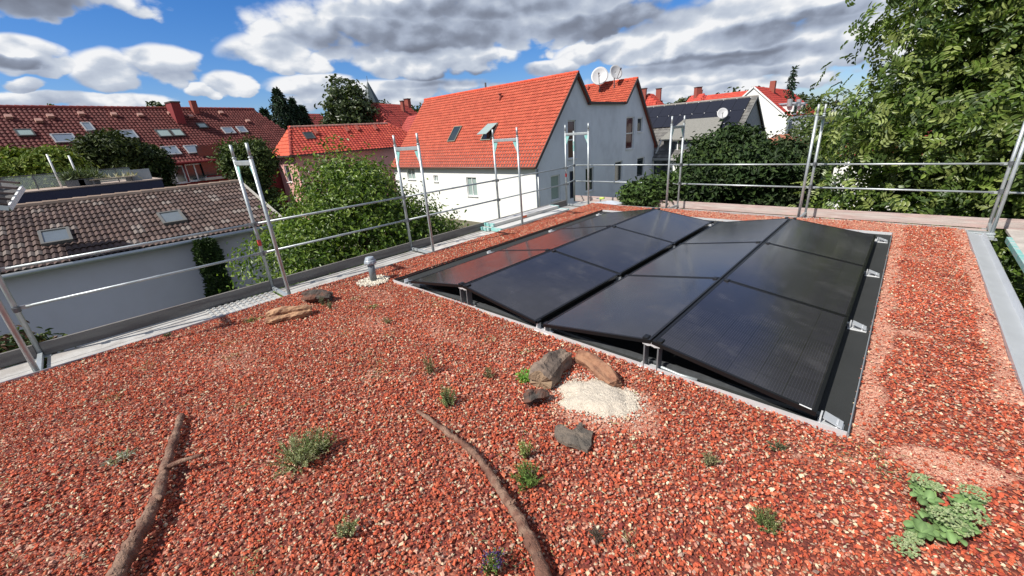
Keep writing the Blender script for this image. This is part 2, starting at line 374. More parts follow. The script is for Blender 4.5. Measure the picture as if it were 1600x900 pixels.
def window(O, u, v, n, hole, parent, depth=.12, fw=.06, bars=0, glass=None, fm=None, sill=True, label=None, name='window'):
    O, u, v, n = (np.array(q, float) for q in (O, u, v, n)); x0, y0, x1, y1 = hole; d = depth
    C = lambda a, b_, k: O + u * a + v * b_ - n * k
    w_, h_ = x1 - x0, y1 - y0; b = MB()
    b.obox(C(x0 + fw / 2, y0 + h_ / 2, d - .02), u, v, n, fw / 2, h_ / 2, .03); b.obox(C(x1 - fw / 2, y0 + h_ / 2, d - .02), u, v, n, fw / 2, h_ / 2, .03)
    b.obox(C(x0 + w_ / 2, y0 + fw / 2, d - .02), u, v, n, w_ / 2 - fw, fw / 2, .029); b.obox(C(x0 + w_ / 2, y1 - fw / 2, d - .02), u, v, n, w_ / 2 - fw, fw / 2, .029)
    if bars == 1: b.obox(C(x0 + w_ / 2, y0 + h_ / 2, d - .02), u, v, n, w_ / 2 - fw, fw / 2, .028)
    if bars == 2: b.obox(C(x0 + w_ / 2, y0 + h_ / 2, d - .02), u, v, n, fw / 2, h_ / 2 - fw, .028)
    root = b.build(name, fm or m_frame, parent)
    if label: root['label'] = label
    MB().obox(C(x0 + w_ / 2, y0 + h_ / 2, d + .01), u, v, n, w_ / 2, h_ / 2, .006).build('pane', glass or m_glass, root)
    if sill: MB().obox(C(x0 + w_ / 2, y0 - .02, -.03), u, v, n, w_ / 2 + .05, .02, .06).build('sill', m_frame, root)
    return root
def skylight(c, u, v, n, w_, h_, parent, open_=0.0, fm=None, gm=None, proud=.07):
    c, u, v, n = (np.array(q, float) for q in (c, u, v, n)); c = c + n * proud; f = .07
    b = MB()
    for s_ in (-1, 1):
        b.obox(c + u * s_ * (w_ / 2 - f / 2), u, v, n, f / 2, h_ / 2, .06); b.obox(c + v * s_ * (h_ / 2 - f / 2), u, v, n, w_ / 2 - f, f / 2, .059)
    r = b.build('skylight', fm or m_dframe, parent)
    if open_:
        v2 = v * math.cos(open_) - n * math.sin(open_); n2 = n * math.cos(open_) + v * math.sin(open_)
        cc = c + v * h_ * .5 - v2 * h_ * .5 + n * .05
        MB().obox(cc, u, v2, n2, w_ / 2 - .03, h_ / 2 - .03, .02).build('pane', gm or m_curtain, r)
        MB().obox(c, u, v, n, w_ / 2 - f, h_ / 2 - f, .01).build('opening', m_glass, r)
    else:
        MB().obox(c + n * .02, u, v, n, w_ / 2 - f, h_ / 2 - f, .012).build('pane', gm or m_glass, r)
    return r
def ridge_caps(p, q, r, parent, col, matl=None, step=.36):
    p, q = np.array(p, float), np.array(q, float); L = np.linalg.norm(q - p); n = int(L / step); b = MB()
    for i in range(n):
        a = p + (q - p) * i / n; c = p + (q - p) * (i + 1.12) / n
        b.tube([a, c], [r, r * .82], 8, col=tuple(np.array(col) * random.uniform(.85, 1.12)))
    return b.build('ridge', matl or m_tileA, parent, color=True)
RED = ((.45, .092, .052), (.435, .088, .05), (.47, .10, .056), (.42, .082, .047))
DRED = ((.105, .023, .020), (.115, .026, .022), (.098, .022, .019), (.13, .033, .028))
BROWN = ((.082, .050, .042), (.092, .058, .048), (.072, .045, .038), (.105, .070, .060), (.065, .042, .037), (.16, .13, .115))

# ------------------------------------------------------------------ the flat roof we stand on
X0, X1, Y0, Y1 = -1.30, 5.64, -7.5, 6.72
MX0, MX1, MY0, MY1 = -.48, 4.79, .04, 5.88          # rubber mat field
def gz(x, y): return .010 * np.sin(x * 2.1 + 1.3 * np.sin(y * 1.7)) + .008 * np.sin(y * 3.3 + x) + .005 * np.sin(x * 7 + y * 5)
_ph = rng.uniform(0, 6.28, 12)
def wob(x, y): return (np.sin(x * 5.1 + _ph[0] + 2 * np.sin(y * 3.1 + _ph[1])) + np.sin(y * 6.3 + _ph[2] + 1.5 * np.sin(x * 4.7 + _ph[3])) + .6 * np.sin(x * 13 + y * 9 + _ph[4]) + .6 * np.sin(y * 15 - x * 8 + _ph[5])) / 3.2
def sm(t): t = np.clip(t, 0, 1); return t * t * (3 - 2 * t)
def pale(x, y):
    """0..1 where fine pale brick dust lies between the chips"""
    w1 = wob(x, y)
    p = sm((.17 + .07 * w1 - (x - MX1)) / .05) * (x > MX1) * (y > -.0) * sm((y + .1) / .3) * .95
    p = np.maximum(p, sm((.14 + .06 * w1 - (X1 - x)) / .05) * (y > 1) * .95)
    e = 1 - (((x - 5.21) / .30) ** 2 + ((y - .09 - .15 * (x - 5.2)) / .15) ** 2); p = np.maximum(p, sm((e + .35 * w1) / .35))
    e = 1 - (((x - 5.10) / .14) ** 2 + ((y - 1.95) / .09) ** 2); p = np.maximum(p, .9 * sm((e + .4 * w1) / .4))
    e = 1 - (((x - 3.42) / .48) ** 2 + ((y + .66) / .34) ** 2); p = np.maximum(p, .75 * sm((e + .4 * w1) / .6))
    p = np.maximum(p, .75 * sm((y - 5.95 + .12 * w1) / .2) * sm((x - .3) / 1.5) * sm((6.72 - y + .1) / .1) * (x < 4.9))
    p = np.maximum(p, .35 * sm((w1 - .45) / .3))
    for cx, cy, rx, ry in ((.6, -.9, .5, .2), (1.6, -.6, .5, .18), (-.2, -.4, .5, .2), (5.2, 4.6, .3, .2), (.2, -2.2, .5, .3)):
        e = 1 - (((x - cx) / rx) ** 2 + ((y - cy) / ry) ** 2); p = np.maximum(p, .4 * sm((e + .6 * w1) / .8))
    return p
# gravel bed material
def m_gravel():
    m = bpy.data.materials.new('brick chip bed'); m.use_nodes = True; nt = m.node_tree; q = G(nt); b = nt.nodes['Principled BSDF']
    t = q.n('ShaderNodeTexCoord').outputs['Object']
    def vor(sc):
        v = q.n('ShaderNodeTexVoronoi'); q._in(v.inputs['Vector'], q.v('ADD', t, q.v('SCALE', q.noise(t, 60, 2, out=1), scale=.006))); v.inputs['Scale'].default_value = sc; return v
    v1 = vor(75); v2 = vor(190)
    def ramp(v, stops):
        r = q.n('ShaderNodeValToRGB'); q._in(r.inputs[0], v); r.color_ramp.interpolation = 'CONSTANT'; e = r.color_ramp.elements
        e[0].position = 0; e[0].color = (*stops[0][1], 1); e[1].position = stops[1][0]; e[1].color = (*stops[1][1], 1)
        for p_, c_ in stops[2:]: x = e.new(p_); x.color = (*c_, 1)
        return r.outputs[0]
    s1 = q.n('ShaderNodeSeparateColor'); nt.links.new(v1.outputs['Color'], s1.inputs[0]); s2 = q.n('ShaderNodeSeparateColor'); nt.links.new(v2.outputs['Color'], s2.inputs[0])
    red = ramp(s1.outputs[0], [(0, (.15, .032, .02)), (.35, (.20, .045, .026)), (.6, (.10, .022, .016)), (.72, (.34, .09, .05)), (.86, (.40, .20, .13)), (.94, (.45, .33, .22))])  # darker than the loose chips: shade of the gaps put into the bed colour
    dust = ramp(s2.outputs[0], [(0, (.46, .18, .115)), (.3, (.56, .30, .21)), (.5, (.34, .09, .055)), (.8, (.62, .43, .31))])
    a = q.n('ShaderNodeAttribute'); a.attribute_name = 'col'
    sa = q.n('ShaderNodeSeparateColor'); nt.links.new(a.outputs['Color'], sa.inputs[0])
    c = q.mix(sa.outputs[0], red, dust)
    q._in(b.inputs['Base Color'], c); b.inputs['Roughness'].default_value = .9
    bn = q.n('ShaderNodeBump'); bn.inputs['Strength'].default_value = .9; bn.inputs['Distance'].default_value = .008; bn.invert = True
    q._in(bn.inputs['Height'], q.mix(sa.outputs[0], v1.outputs['Distance'], q.m('MULTIPLY', v2.outputs['Distance'], .3), 'FLOAT')); nt.links.new(bn.outputs[0], b.inputs['Normal'])
    return m
mgr = m_gravel()
host = empty('flat_roof_building', (2.1, 0, GZ), label='flat roofed building under the red brick chip garden and solar panels', cat='building')
def loc(o):  # keep world coordinates while parented to an empty that only has a location
    o.location = -Vector(o.parent.location) if o.parent else o.location; return o
b = MB(); b.box(X0 + .02, X1 + .01, Y0, Y1 - .02, GZ, -.16); loc(b.build('wall', m_white, host))
# top sheet
nx, ny = 232, 474
gx, gy = np.meshgrid(np.linspace(X0, X1, nx), np.linspace(Y0, Y1, ny)); GZZ = gz(gx, gy) - .012
inm = (gx > MX0 - .02) & (gx < MX1 + .02) & (gy > MY0 - .02) & (gy < MY1 + .02); GZZ = np.where(inm, -.05, GZZ)
V = np.c_[gx.ravel(), gy.ravel(), GZZ.ravel()]; idx = np.arange(nx * ny).reshape(ny, nx)
F = np.c_[idx[:-1, :-1].ravel(), idx[:-1, 1:].ravel(), idx[1:, 1:].ravel(), idx[1:, :-1].ravel()]
pc = pale(gx.ravel(), gy.ravel()); gb = npmesh('gravel_bed', V, F, np.c_[pc, pc, pc], mgr, None, True)
tag(gb, kind='structure')
b = MB(); b.box(X0 - .012, X0 + .0, Y0, Y1, -.16, .005); b.box(X0, X1, Y1, Y1 + .012, -.16, .004); b.box(X0, X1 + .0, Y0, Y1, -.158, -.06); loc(b.build('edge_trim', m_zinc, host))
# eaves gutter on the right edge
b = MB(); gw = .19
pr = [(X1 + .002, .012), (X1 + .02, .012), (X1 + .035, -.02), (X1 + gw - .02, -.045), (X1 + gw, -.02), (X1 + gw + .012, .002), (X1 + gw + .022, -.01), (X1 + gw + .005, -.10), (X1 + .02, -.12), (X1 + .002, -.1)]
k = len(pr); vs = [(x, Y0, z) for x, z in pr] + [(x, Y1 - .15, z) for x, z in pr]
b.add(vs, [(i, (i + 1) % k, k + (i + 1) % k, k + i) for i in range(k)] + [tuple(range(k)), tuple(range(k, 2 * k))]); loc(b.build('gutter', m_gutw, host))

# loose brick chips (nobody could count them)
SAND = lambda x, y: 1 - (((x - 3.33) / .33) ** 2 + ((y + .60) / .21) ** 2) + .6 * wob(x * 1.6, y * 1.6) + .25 * wob(x * 4, y * 4)
VP_ = (-.80, -.13)
VENTP = lambda x, y: 1 - (((x - VP_[0]) / .24) ** 2 + ((y - VP_[1]) / .24) ** 2) + .3 * wob(x, y)
def chips(name, x, y, z, size, color, parent=None, flat=.55):
    n = len(x)
    base = np.array([(-1, -1, -1), (1, -1, -1), (1, 1, -1), (-1, 1, -1), (-1, -1, 1), (1, -1, 1), (1, 1, 1), (-1, 1, 1)], float)
    sx = size * rng.uniform(.38, .6, n); sy = size * rng.uniform(.28, .48, n); sz = size * rng.uniform(.5, 1, n) * flat * .5
    L = base[None] * np.c_[sx, sy, sz][:, None, :]
    L *= rng.uniform(.42, 1.1, (n, 8, 3)); L[:, 4:, :2] *= rng.uniform(.4, .9, (n, 1, 1))
    # random tilt and spin
    a = rng.uniform(0, 2 * np.pi, n); tx = rng.normal(0, .35, n); ty = rng.normal(0, .35, n)
    ca, sa_ = np.cos(a), np.sin(a); X, Y, Z = L[..., 0], L[..., 1], L[..., 2]
    Z2 = Z * np.cos(tx)[:, None] + Y * np.sin(tx)[:, None]; Y2 = Y * np.cos(tx)[:, None] - Z * np.sin(tx)[:, None]
    X2 = X * np.cos(ty)[:, None] + Z2 * np.sin(ty)[:, None]; Z3 = Z2 * np.cos(ty)[:, None] - X * np.sin(ty)[:, None]
    Vx = X2 * ca[:, None] - Y2 * sa_[:, None] + x[:, None]; Vy = X2 * sa_[:, None] + Y2 * ca[:, None] + y[:, None]; Vz = Z3 + z[:, None]
    V = np.stack([Vx, Vy, Vz], -1).reshape(-1, 3)
    f = np.array([(0, 3, 2, 1), (4, 5, 6, 7), (0, 1, 5, 4), (1, 2, 6, 5), (2, 3, 7, 6), (3, 0, 4, 7)])
    F = (f[None] + (np.arange(n) * 8)[:, None, None]).reshape(-1, 4)
    return npmesh(name, V, F, np.repeat(color, 8, 0), m_pebble, parent)
pal = np.array([(.47, .095, .046), (.52, .12, .058), (.40, .072, .040), (.22, .045, .038), (.50, .15, .08), (.56, .25, .17), (.58, .33, .25), (.62, .47, .31), (.66, .56, .38), (.36, .24, .19)])
pw = np.array([.21, .20, .13, .09, .13, .075, .06, .055, .035, .03]); pw /= pw.sum()
N = 350000
x = rng.uniform(X0 + .005, X1 - .005, N); y = rng.uniform(-4.6, Y1 - .01, N)
out = ~((x > MX0 - .003) & (x < MX1 + .003) & (y > MY0 - .003) & (y < MY1 + .003)); out &= SAND(x, y) < .02; out &= VENTP(x, y) < .02
pp = pale(x, y); out &= rng.uniform(0, 1, N) > pp * .66
x, y, pp = x[out], y[out], pp[out]; n = len(x)
col = pal[rng.choice(len(pal), n, p=pw)]
clump = wob(x * .6 + 3, y * .6)[:, None]
col = col * rng.uniform(.74, 1.14, (n, 1)) * (1 + .12 * clump)
isp = rng.uniform(0, 1, n) < pp * .55; col[isp] = np.array([.58, .30, .21]) * rng.uniform(.75, 1.2, (isp.sum(), 1))
size = np.clip(rng.lognormal(math.log(.0145), .38, n), .006, .030)
tag(chips('gravel', x, y, gz(x, y) + rng.uniform(-.004, .008, n), size, col), kind='stuff', label='red brick chip gravel covering the flat roof', cat='gravel')
# pale lime heap and the pebble ring round the vent
n = 9000; x = rng.uniform(2.8, 3.9, n); y = rng.uniform(-1.0, -.15, n); k = SAND(x, y) > -.05 - rng.exponential(.30, n); x, y = x[k], y[k]
h = .035 * sm(SAND(x, y) / .9); c = np.array([.58, .51, .42]) * rng.uniform(.85, 1.1, (len(x), 1))
gx2, gy2 = np.meshgrid(np.linspace(2.8, 3.9, 111), np.linspace(-1.05, -.15, 91)); q = SAND(gx2, gy2)
hh = np.where(q > 0, .04 * sm(q / .9) + rng.uniform(-.004, .004, q.shape), -.03) + gz(gx2, gy2)
idx = np.arange(111 * 91).reshape(91, 111); F = np.c_[idx[:-1, :-1].ravel(), idx[:-1, 1:].ravel(), idx[1:, 1:].ravel(), idx[1:, :-1].ravel()]
m_sand = mat('pale sand', (.56, .49, .40), .95, var=.35, vs=30, bump=.8, bs=90)
sand = npmesh('sand', np.c_[gx2.ravel(), gy2.ravel(), hh.ravel()], F, None, m_sand, None, True)
tag(sand, kind='stuff', label='heap of pale crumbly sand between the logs', cat='sand')
sg = chips('sand_crumbs', x, y, gz(x, y) + h, rng.uniform(.006, .018, len(x)), c, sand)
n = 2600; x = rng.uniform(-1.15, -.45, n); y = rng.uniform(-.5, .25, n); k = VENTP(x, y) > 0; x, y = x[k], y[k]
tag(chips('pebbles', x, y, gz(x, y) + rng.uniform(.0, .03, len(x)), rng.uniform(.014, .032, len(x)), np.array([.78, .72, .60]) * rng.uniform(.75, 1.1, (len(x), 1))), kind='stuff', label='ring of white pebbles around the grey vent pipe', cat='pebbles')

# ------------------------------------------------------------------ scaffold round the roof
DZ, TOP = -.09, 2.04
XO, XI = -2.08, -1.36
def std_frame(name, p_in, p_out, label, z0=DZ, mark=None, cut=None, paint=None):
    """scaffold frame: two standards joined by a transom with gusset plates"""
    p_in, p_out = np.array(p_in, float), np.array(p_out, float); o = (p_in + p_out) / 2
    r = empty(name, (o[0], o[1], z0), label=label, cat='scaffold frame', group='scaffold frames around the roof')
    L = lambda p, z: (p[0] - o[0], p[1] - o[1], z - z0)
    for p in (p_in, p_out):
        s_ = MB().tube([L(p, z0), L(p, TOP - .17)], .0242, 14); s_.tube([L(p, TOP - .17), L(p, TOP)], .019, 12); s_.tube([L(p, TOP - .182), L(p, TOP - .165)], .030, 12)
        so_ = s_.build('standard', m_galv, r, smooth=True)
        MB().box(*[v for pq in ((L(p, 0)[0] - .075, L(p, 0)[0] + .075), (L(p, 0)[1] - .075, L(p, 0)[1] + .075)) for v in pq], .0, .008).build('base_plate', m_galv, so_)
    d = (p_out - p_in); W_ = np.linalg.norm(d); d = d / W_
    zt = TOP - .24
    MB().bar(L(p_in + d * .02, zt), L(p_out - d * .02, zt), .045, .06).build('transom', m_galv, r, bevel=.006)
    for p, s_ in ((p_in, 1), (p_out, -1)):
        A = np.array([*(p + d * s_ * .024)]); B = A + d * s_ * .11
        n_ = np.array([-d[1], d[0], 0])
        pts = [np.array(L(A, zt - .034)), np.array(L(B, zt - .034)), np.array(L(A + d * s_ * .075, zt - .11)), np.array(L(A, zt - .26))]
        gg = MB(); gg.prism([q - n_ * .005 for q in pts], n_, .01)
        gg.build('gusset', paint or m_galvd, r)
        for zc in (.50, .94):
            if s_ < 0:
                c = MB(); pc_ = np.array(L(p, zc)); c.tube([pc_ - [0, 0, .03], pc_ + [0, 0, .03]], .033, 12); c.obox(pc_ + np.array([*(-d), 0]) * .045 , (1, 0, 0), (0, 1, 0), (0, 0, 1), .018, .018, .025); c.build('wedge_clamp', m_clamp, r)
    if mark is not None: 
        MB().tube([L(p_out, mark), L(p_out, mark + .09)], .0252, 14).build('marking_band', m_redmark, r, smooth=True)
    c = MB(); c.bar(L(p_in, DZ + .035), L(p_out, DZ + .035), .04, .045); c.build('deck_bearer', m_galv, r)
    return r
for yy, lab, mk in ((-3.62, 'scaffold frame at the left picture edge beside the white shed wall', None), (-1.15, 'scaffold frame beside the ribbed deck with a red mark on its outer pole', .62),
                    (1.40, 'scaffold frame standing in front of the broad leafy tree', None), (3.90, 'scaffold frame in front of the white wall, by the stacked planks', None), (6.62, 'scaffold frame at the far left roof corner with teal gussets', .70)):
    std_frame('scaffold', (XI, yy), (XO, yy), lab, mark=mk)
std_frame('scaffold', (.70, 6.84), (.72, 7.50), 'scaffold frame on the far side in front of the dark solar roof', z0=-.13)
std_frame('scaffold', (3.38, 6.84), (3.40, 7.50), 'scaffold frame on the far side in front of the walnut tree edge', z0=-.13, mark=None, paint=m_galvd)
std_frame('scaffold', (5.93, 6.70), (5.97, 7.50), 'scaffold frame at the right far corner beside the gutter end', z0=-.13)
r = empty('scaffold_post', (-2.42, 7.5, -.13), label='single scaffold post just behind the far left corner frame', cat='scaffold post')
MB().tube([(0, 0, 0), (0, 0, 2.0)], .0242, 12).build('standard', m_galv, r, smooth=True)
c = MB(); 
for z in (.6, 1.05): c.tube([(0, 0, z - .03), (0, 0, z + .03)], .034, 12)
c.build('wedge_clamp', m_clamp, r); MB().tube([(0, 0, 1.45), (0, 0, 1.72)], .0255, 12).build('painted_band', m_galvd, r)
def rail(p, q, label, grp):
    p, q = np.array(p, float), np.array(q, float); r = empty('guard_rail', p, label=label, cat='guard rail', group=grp); v = q - p; L = np.linalg.norm(v); u = v / L
    MB().tube([u * .05, u * (L - .05)], .0168, 10).build('tube', m_galv, r, smooth=True)
    for e0 in (0, L - .09): MB().bar(u * e0, u * (e0 + .09), .012, .042).build('end_plate', m_galv, r)
    if L > 1.2: MB().tube([u * (L * .48), u * (L * .48 + .07)], .0195, 10).build('sleeve', m_galv, r)
ys = [-6.1, -3.62, -1.15, 1.40, 3.90, 6.62]; dx = XO - .035
ln = ['', 'in front of the brown tiled shed', 'in front of the leafy tree', 'between the leafy tree and the white wall', 'beside the stacked planks at the white wall']
for i in range(1, 5):
    for z, hn in ((.94, 'upper'), (.50, 'lower')):
        rail((dx, ys[i] + .02, z), (dx, ys[i + 1] - .02, z), '%s galvanised guard rail %s' % (hn, ln[i]), 'left side guard rails')
for z, hn in ((.94, 'upper'), (.50, 'lower')):
    rail((dx, 6.64, z), (-2.42, 7.5, z), '%s short guard rail closing the far left corner' % hn, 'corner guard rails')
xs = [-2.4, .72, 3.40, 5.97, 8.5]; ln = ['in front of the grey gable', 'in front of the dark yew hedge', 'in front of the walnut tree', 'leaving the picture at the right edge']
for i in range(4):
    for z, hn in ((.925, 'upper'), (.47, 'lower')):
        rail((xs[i] + .02, 7.535, z), (xs[i + 1] - .02, 7.535, z), '%s galvanised far guard rail %s' % (hn, ln[i]), 'far side guard rails')
# toe boards
ln = ['at the left picture edge, reddish', 'beneath the brown tiled shed', 'beneath the leafy tree behind the vent pipe', 'beneath the bushes, up to the stacked planks', 'behind the stacked planks']
for i in range(0, 5):
    b = MB().box(-.018, .018, 0, ys[i + 1] - ys[i] - .05, 0, .155); o = b.build('toe_board', m_plank, None, bevel=.004); o.location = (XO - .0, ys[i] + .025, DZ + .006); 
    tag(o, 'weathered timber toe board %s' % ln[i], 'toe board', 'left side toe boards')
ln = ['at the far left corner', 'between the two far middle frames', 'below the walnut tree', 'beyond the right corner frame']
for i in range(4):
    b = MB().box(0, xs[i + 1] - xs[i] - .04, -.018, .018, 0, .17); o = b.build('toe_board', m_plankx, None, bevel=.004); o.location = (xs[i] + .02, 7.50 + (.045 if i == 3 else 0), -.12)
    tag(o, 'pale pinkish timber toe board %s' % ln[i], 'toe board', 'far side toe boards')
# decks
def deckbay(y0, y1, matl, label, ribs=None):
    r = empty('scaffold_deck', (XI - .36, y0, DZ), label=label, cat='scaffold deck', group='scaffold decks on the left side')
    nb = 2; wd = (.68) / nb
    for k in range(nb):
        xx = -.34 + k * wd
        p_ = MB().box(xx + .004, xx + wd - .004, .02, y1 - y0 - .02, -.05, 0).build('deck_board', matl, r, bevel=.004)
        if ribs:
            b = MB(); t = ribs[0] - y0
            while t < ribs[1] - y0: b.box(xx + .015, xx + wd - .015, t, t + .035, .0, .010); t += .075
            b.build('grip_ribs', m_alugrate, p_)
    b = MB(); b.box(.345, .39, .02, y1 - y0 - .02, -.05, -.004); b.build('edge_rail', m_galv, r)
    return r
deckbay(-6.1, -3.64, m_deck, 'reddish dusted scaffold deck at the lower left picture edge')
deckbay(-3.60, -1.17, m_deck, 'pale scaffold deck with ribbed end beside the first frame pair', (-2.05, -1.25))
deckbay(-1.13, 1.38, m_deck, 'plain pale scaffold deck behind the vent pipe')
deckbay(1.42, 3.88, m_deck2, 'worn brown grey scaffold deck in front of the stacked planks')
deckbay(3.92, 6.60, m_deck, 'scaffold deck beneath the stacked planks')
deckbay(6.64, 7.50, m_deck, 'short scaffold deck at the far left corner')
for i, lb in enumerate(['pale far scaffold deck near the left corner', 'pinkish far scaffold deck between the middle frames', 'pinkish grey far scaffold deck below the walnut tree']):
    r = empty('scaffold_deck', (xs[i] + (.72 if i == 0 else 0), 6.78, -.13), label=lb, cat='scaffold deck', group='scaffold decks on the far side')
    L = xs[i + 1] - xs[i] - (.72 if i == 0 else 0)
    for k in range(2): MB().box(.02, L - .02, k * .35 + .004, k * .35 + .346, -.05, 0).build('deck_board', m_plankx, r, bevel=.004)
r = empty('scaffold_deck', (6.10, 6.45, -.10), label='broad timber scaffold deck with steel edge at the right picture edge', cat='scaffold deck')
MB().box(.06, 1.9, -1.75, 1.0, -.04, 0).build('deck_board', mat('worn plywood deck', (.40, .36, .33), .85, var=.3, vs=4, bump=.3, bs=30, col2=(.50, .45, .41), patch=3), r)
MB().box(0, .055, -1.80, .32, -.07, .012).build('edge_rail', m_galvd, r, bevel=.004)
MB().box(.06, 1.9, -1.81, -1.755, -.07, .012).build('end_rail', m_galv, r, bevel=.004)
r = empty('gutter_bracket', (5.80, 6.62, -.03), label='galvanised end bracket plate between gutter and corner frame', cat='bracket')
MB().box(-.14, .16, -.03, .12, -.01, .012).build('plate', m_galv, r, bevel=.004); MB().box(.06, .14, -.18, -.03, -.06, .0).build('clamp', m_galv, r, bevel=.004)
# lower scaffold tubes seen in the gap to the right
r = empty('scaffold_post', (6.02, 3.0, -2.3), label='lower scaffold post in the gap right of the gutter', cat='scaffold post')
MB().tube([(0, 0, 0), (0, 0, 2.0)], .0242, 12).build('standard', m_galv, r, smooth=True); MB().tube([(-.0, -.0, 1.6), (.9, .1, 1.62)], .02, 10).build('ledger', m_galv, r, smooth=True)
MB().tube([(0, 0, 1.55), (0, 0, 1.68)], .036, 12).build('coupler', m_clamp, r)
o = MB().box(0, 1.6, 0, 3.4, 0, .05).build('scaffold_deck', m_deck2); o.location = (6.1, 1.6, -2.1); tag(o, 'lower scaffold deck below the right edge', 'scaffold deck')
# stacked spare planks
for i, (x_, z_, y_, L_, lb) in enumerate(((-1.62, .0, 3.30, 2.55, 'spare aluminium deck plank with teal end caps, nearest to the gravel'), (-1.94, .0, 3.24, 2.60, 'spare aluminium deck plank under another one, by the toe board'), (-1.90, .075, 3.36, 2.45, 'spare aluminium deck plank lying on top, orange mark on its side'))):
    r = empty('deck_plank', (x_, y_, DZ + .012 + z_), (0, 0, random.uniform(-.006, .006)), lb, 'deck plank', 'stacked spare deck planks')
    MB().box(-.15, .15, 0.03, L_, 0, .068).build('board', mat('spare plank top', (.62, .61, .58), .6, .2, var=.2, vs=4), r, bevel=.005)
    MB().box(-.152, .152, 0, .05, -.002, .072).build('end_cap', m_galvd, r, bevel=.006)
    MB().box(-.152, .152, L_ - .03, L_ + .02, -.002, .072).build('end_cap', m_galvd, r, bevel=.006)
    if i == 2: MB().box(.150, .154, .95, 1.15, .01, .06).build('orange_mark', mat('orange paint', (.65, .12, .04), .6), r)
r = empty('power_tool', (-1.20, 6.95, -.06), label='small lime green tool left on the far left roof corner', cat='tool')
b = MB(); b.tube([(0, 0, .16), (.13, .0, .18)], [.035, .028], 12); b.build('body', m_ygreen, r, smooth=True)
MB().tube([(.02, 0, .15), (.0, 0, .03)], .02, 10).build('handle', m_clamp, r, smooth=True); MB().box(-.05, .05, -.035, .035, 0, .04).build('battery', m_clamp, r, bevel=.006)
MB().tube([(-.01, 0, .165), (-.13, 0, .15)], .012, 8).build('chuck', m_galv, r, smooth=True)
r = MB().add([(-.0, 0, .0), (.7, -.05, .0), (.75, .28, .012), (.35, .34, .03), (.05, .25, .01)], [(0, 1, 2, 3, 4)]).build('plastic_sheet', mat('grey foil', (.50, .53, .58), .35, var=.2)); r.location = (-1.25, 6.74, .012)
r.modifiers.new('s', 'SOLIDIFY').thickness = .006; tag(r, 'grey plastic sheet lying on the far left roof corner', 'sheet')

# ------------------------------------------------------------------ solar array
b = MB().box(MX0, MX1, MY0, MY1, -.045, -.012); o = b.build('rubber_mat', m_rub); tag(o, 'black rubber protection mat under the solar panels', 'mat')
def edging(x0, x1, y0, y1, lb, m_=None):
    b = MB(); b.box(x0, x1, y0, y1, -.03, .012); horiz = (x1 - x0) > (y1 - y0)
    if horiz: b.box(x0, x1, y0, y0 + .005, .012, .03)
    else: b.box(x0, x0 + .005, y0, y1, .012, .03)
    o = b.build('edging_strip', m_ or m_alu); tag(o, lb, 'edging', 'metal edging strips around the mat'); return o
edging(MX0 - .004, MX1, MY0 - .03, MY0, 'bright aluminium edging strip along the near side of the solar mat')
edging(MX0 - .02, MX0, MY0, MY1, 'dark edging strip along the left side of the solar mat', m_trim)
edging(MX1 + .002, MX1 + .012, MY0 - .03, MY1, 'thin edging strip along the right side of the solar mat', m_zinc)
edging(MX0, MX1 + .01, MY1 + .002, MY1 + .03, 'edging strip along the far side of the solar mat')
W_, ANG, ZL, ZH, PITCH, PL = 1.134, math.atan2(.170, 1.117), .105, .275, 1.757, 1.742
ARR = empty('solar_array', (2.3, 2.6, -.012), label='large array of twelve black solar panels in tilted rows on the gravel roof', cat='solar array')
AO = np.array([2.3, 2.6, -.012])
fr = MB()
for x0, x1, y0, y1 in ((0, .022, 0, PL), (W_ - .022, W_, 0, PL), (.022, W_ - .022, 0, .022), (.022, W_ - .022, PL - .022, PL)): fr.box(x0, x1, y0, y1, -.032, 0)
fr = fr.build('solar_panel', m_black); gl = MB().box(.022, W_ - .022, .022, PL - .022, -.010, -.003).build('glass', m_solar)
first = True
for c_, (px_, pz_, sg_) in enumerate(((0, ZL, -1), (1.137, ZH, 1), (2.365, ZL, -1), (3.502, ZH, 1))):
    for r_ in range(3):
        if first: f_, g_ = fr, gl
        else: f_, g_ = fr.copy(), gl.copy(); COL.objects.link(f_); COL.objects.link(g_)
        f_.parent = ARR; f_.location = (px_ - AO[0], r_ * PITCH - AO[1], pz_ - AO[2]); f_.rotation_euler = (0, sg_ * ANG, 0); g_.parent = f_; first = False
        if (c_, r_) == (3, 0): MB().box(W_ - .10, W_ - .03, .006, .016, 0, .0012).build('sticker', m_frame, f_)
m_leg = mat('grey cast leg', (.20, .21, .22), .5, .4)
def sub(name, mb, m_, par, at=None, bevel=0):
    o = mb.build(name, m_, par, bevel=bevel)
    if at is not None: o.location = (at[0] - AO[0], at[1] - AO[1], 0)
    return o
def ridge_post(x, y):
    pts = [(-.075, .235), (-.03, .225), (0, .235), (.03, .225), (.075, .235), (.075, .25), (0, .26), (-.075, .25)]
    k = len(pts); b = MB(); b.add([(a, -.045, z) for a, z in pts] + [(a, .045, z) for a, z in pts], [tuple(range(k)), tuple(range(k, 2 * k))[::-1]] + [(i, (i + 1) % k, k + (i + 1) % k, k + i) for i in range(k)])
    r = sub('ridge_support', b, m_alu, ARR, (x, y))
    for s_ in (-1, 1):
        sub('leg', MB().box(s_ * .0585 - .0065, s_ * .0585 + .0065, -.04, .04, .006, .236), m_leg, r, bevel=.002)
        sub('panel_clamp', MB().box(s_ * .06 - .022, s_ * .06 + .022, -.035, .03, .252, .290), m_black, r, bevel=.003)
    sub('foot_plate', MB().box(-.11, .11, -.05, .05, 0, .008), m_alu, r)
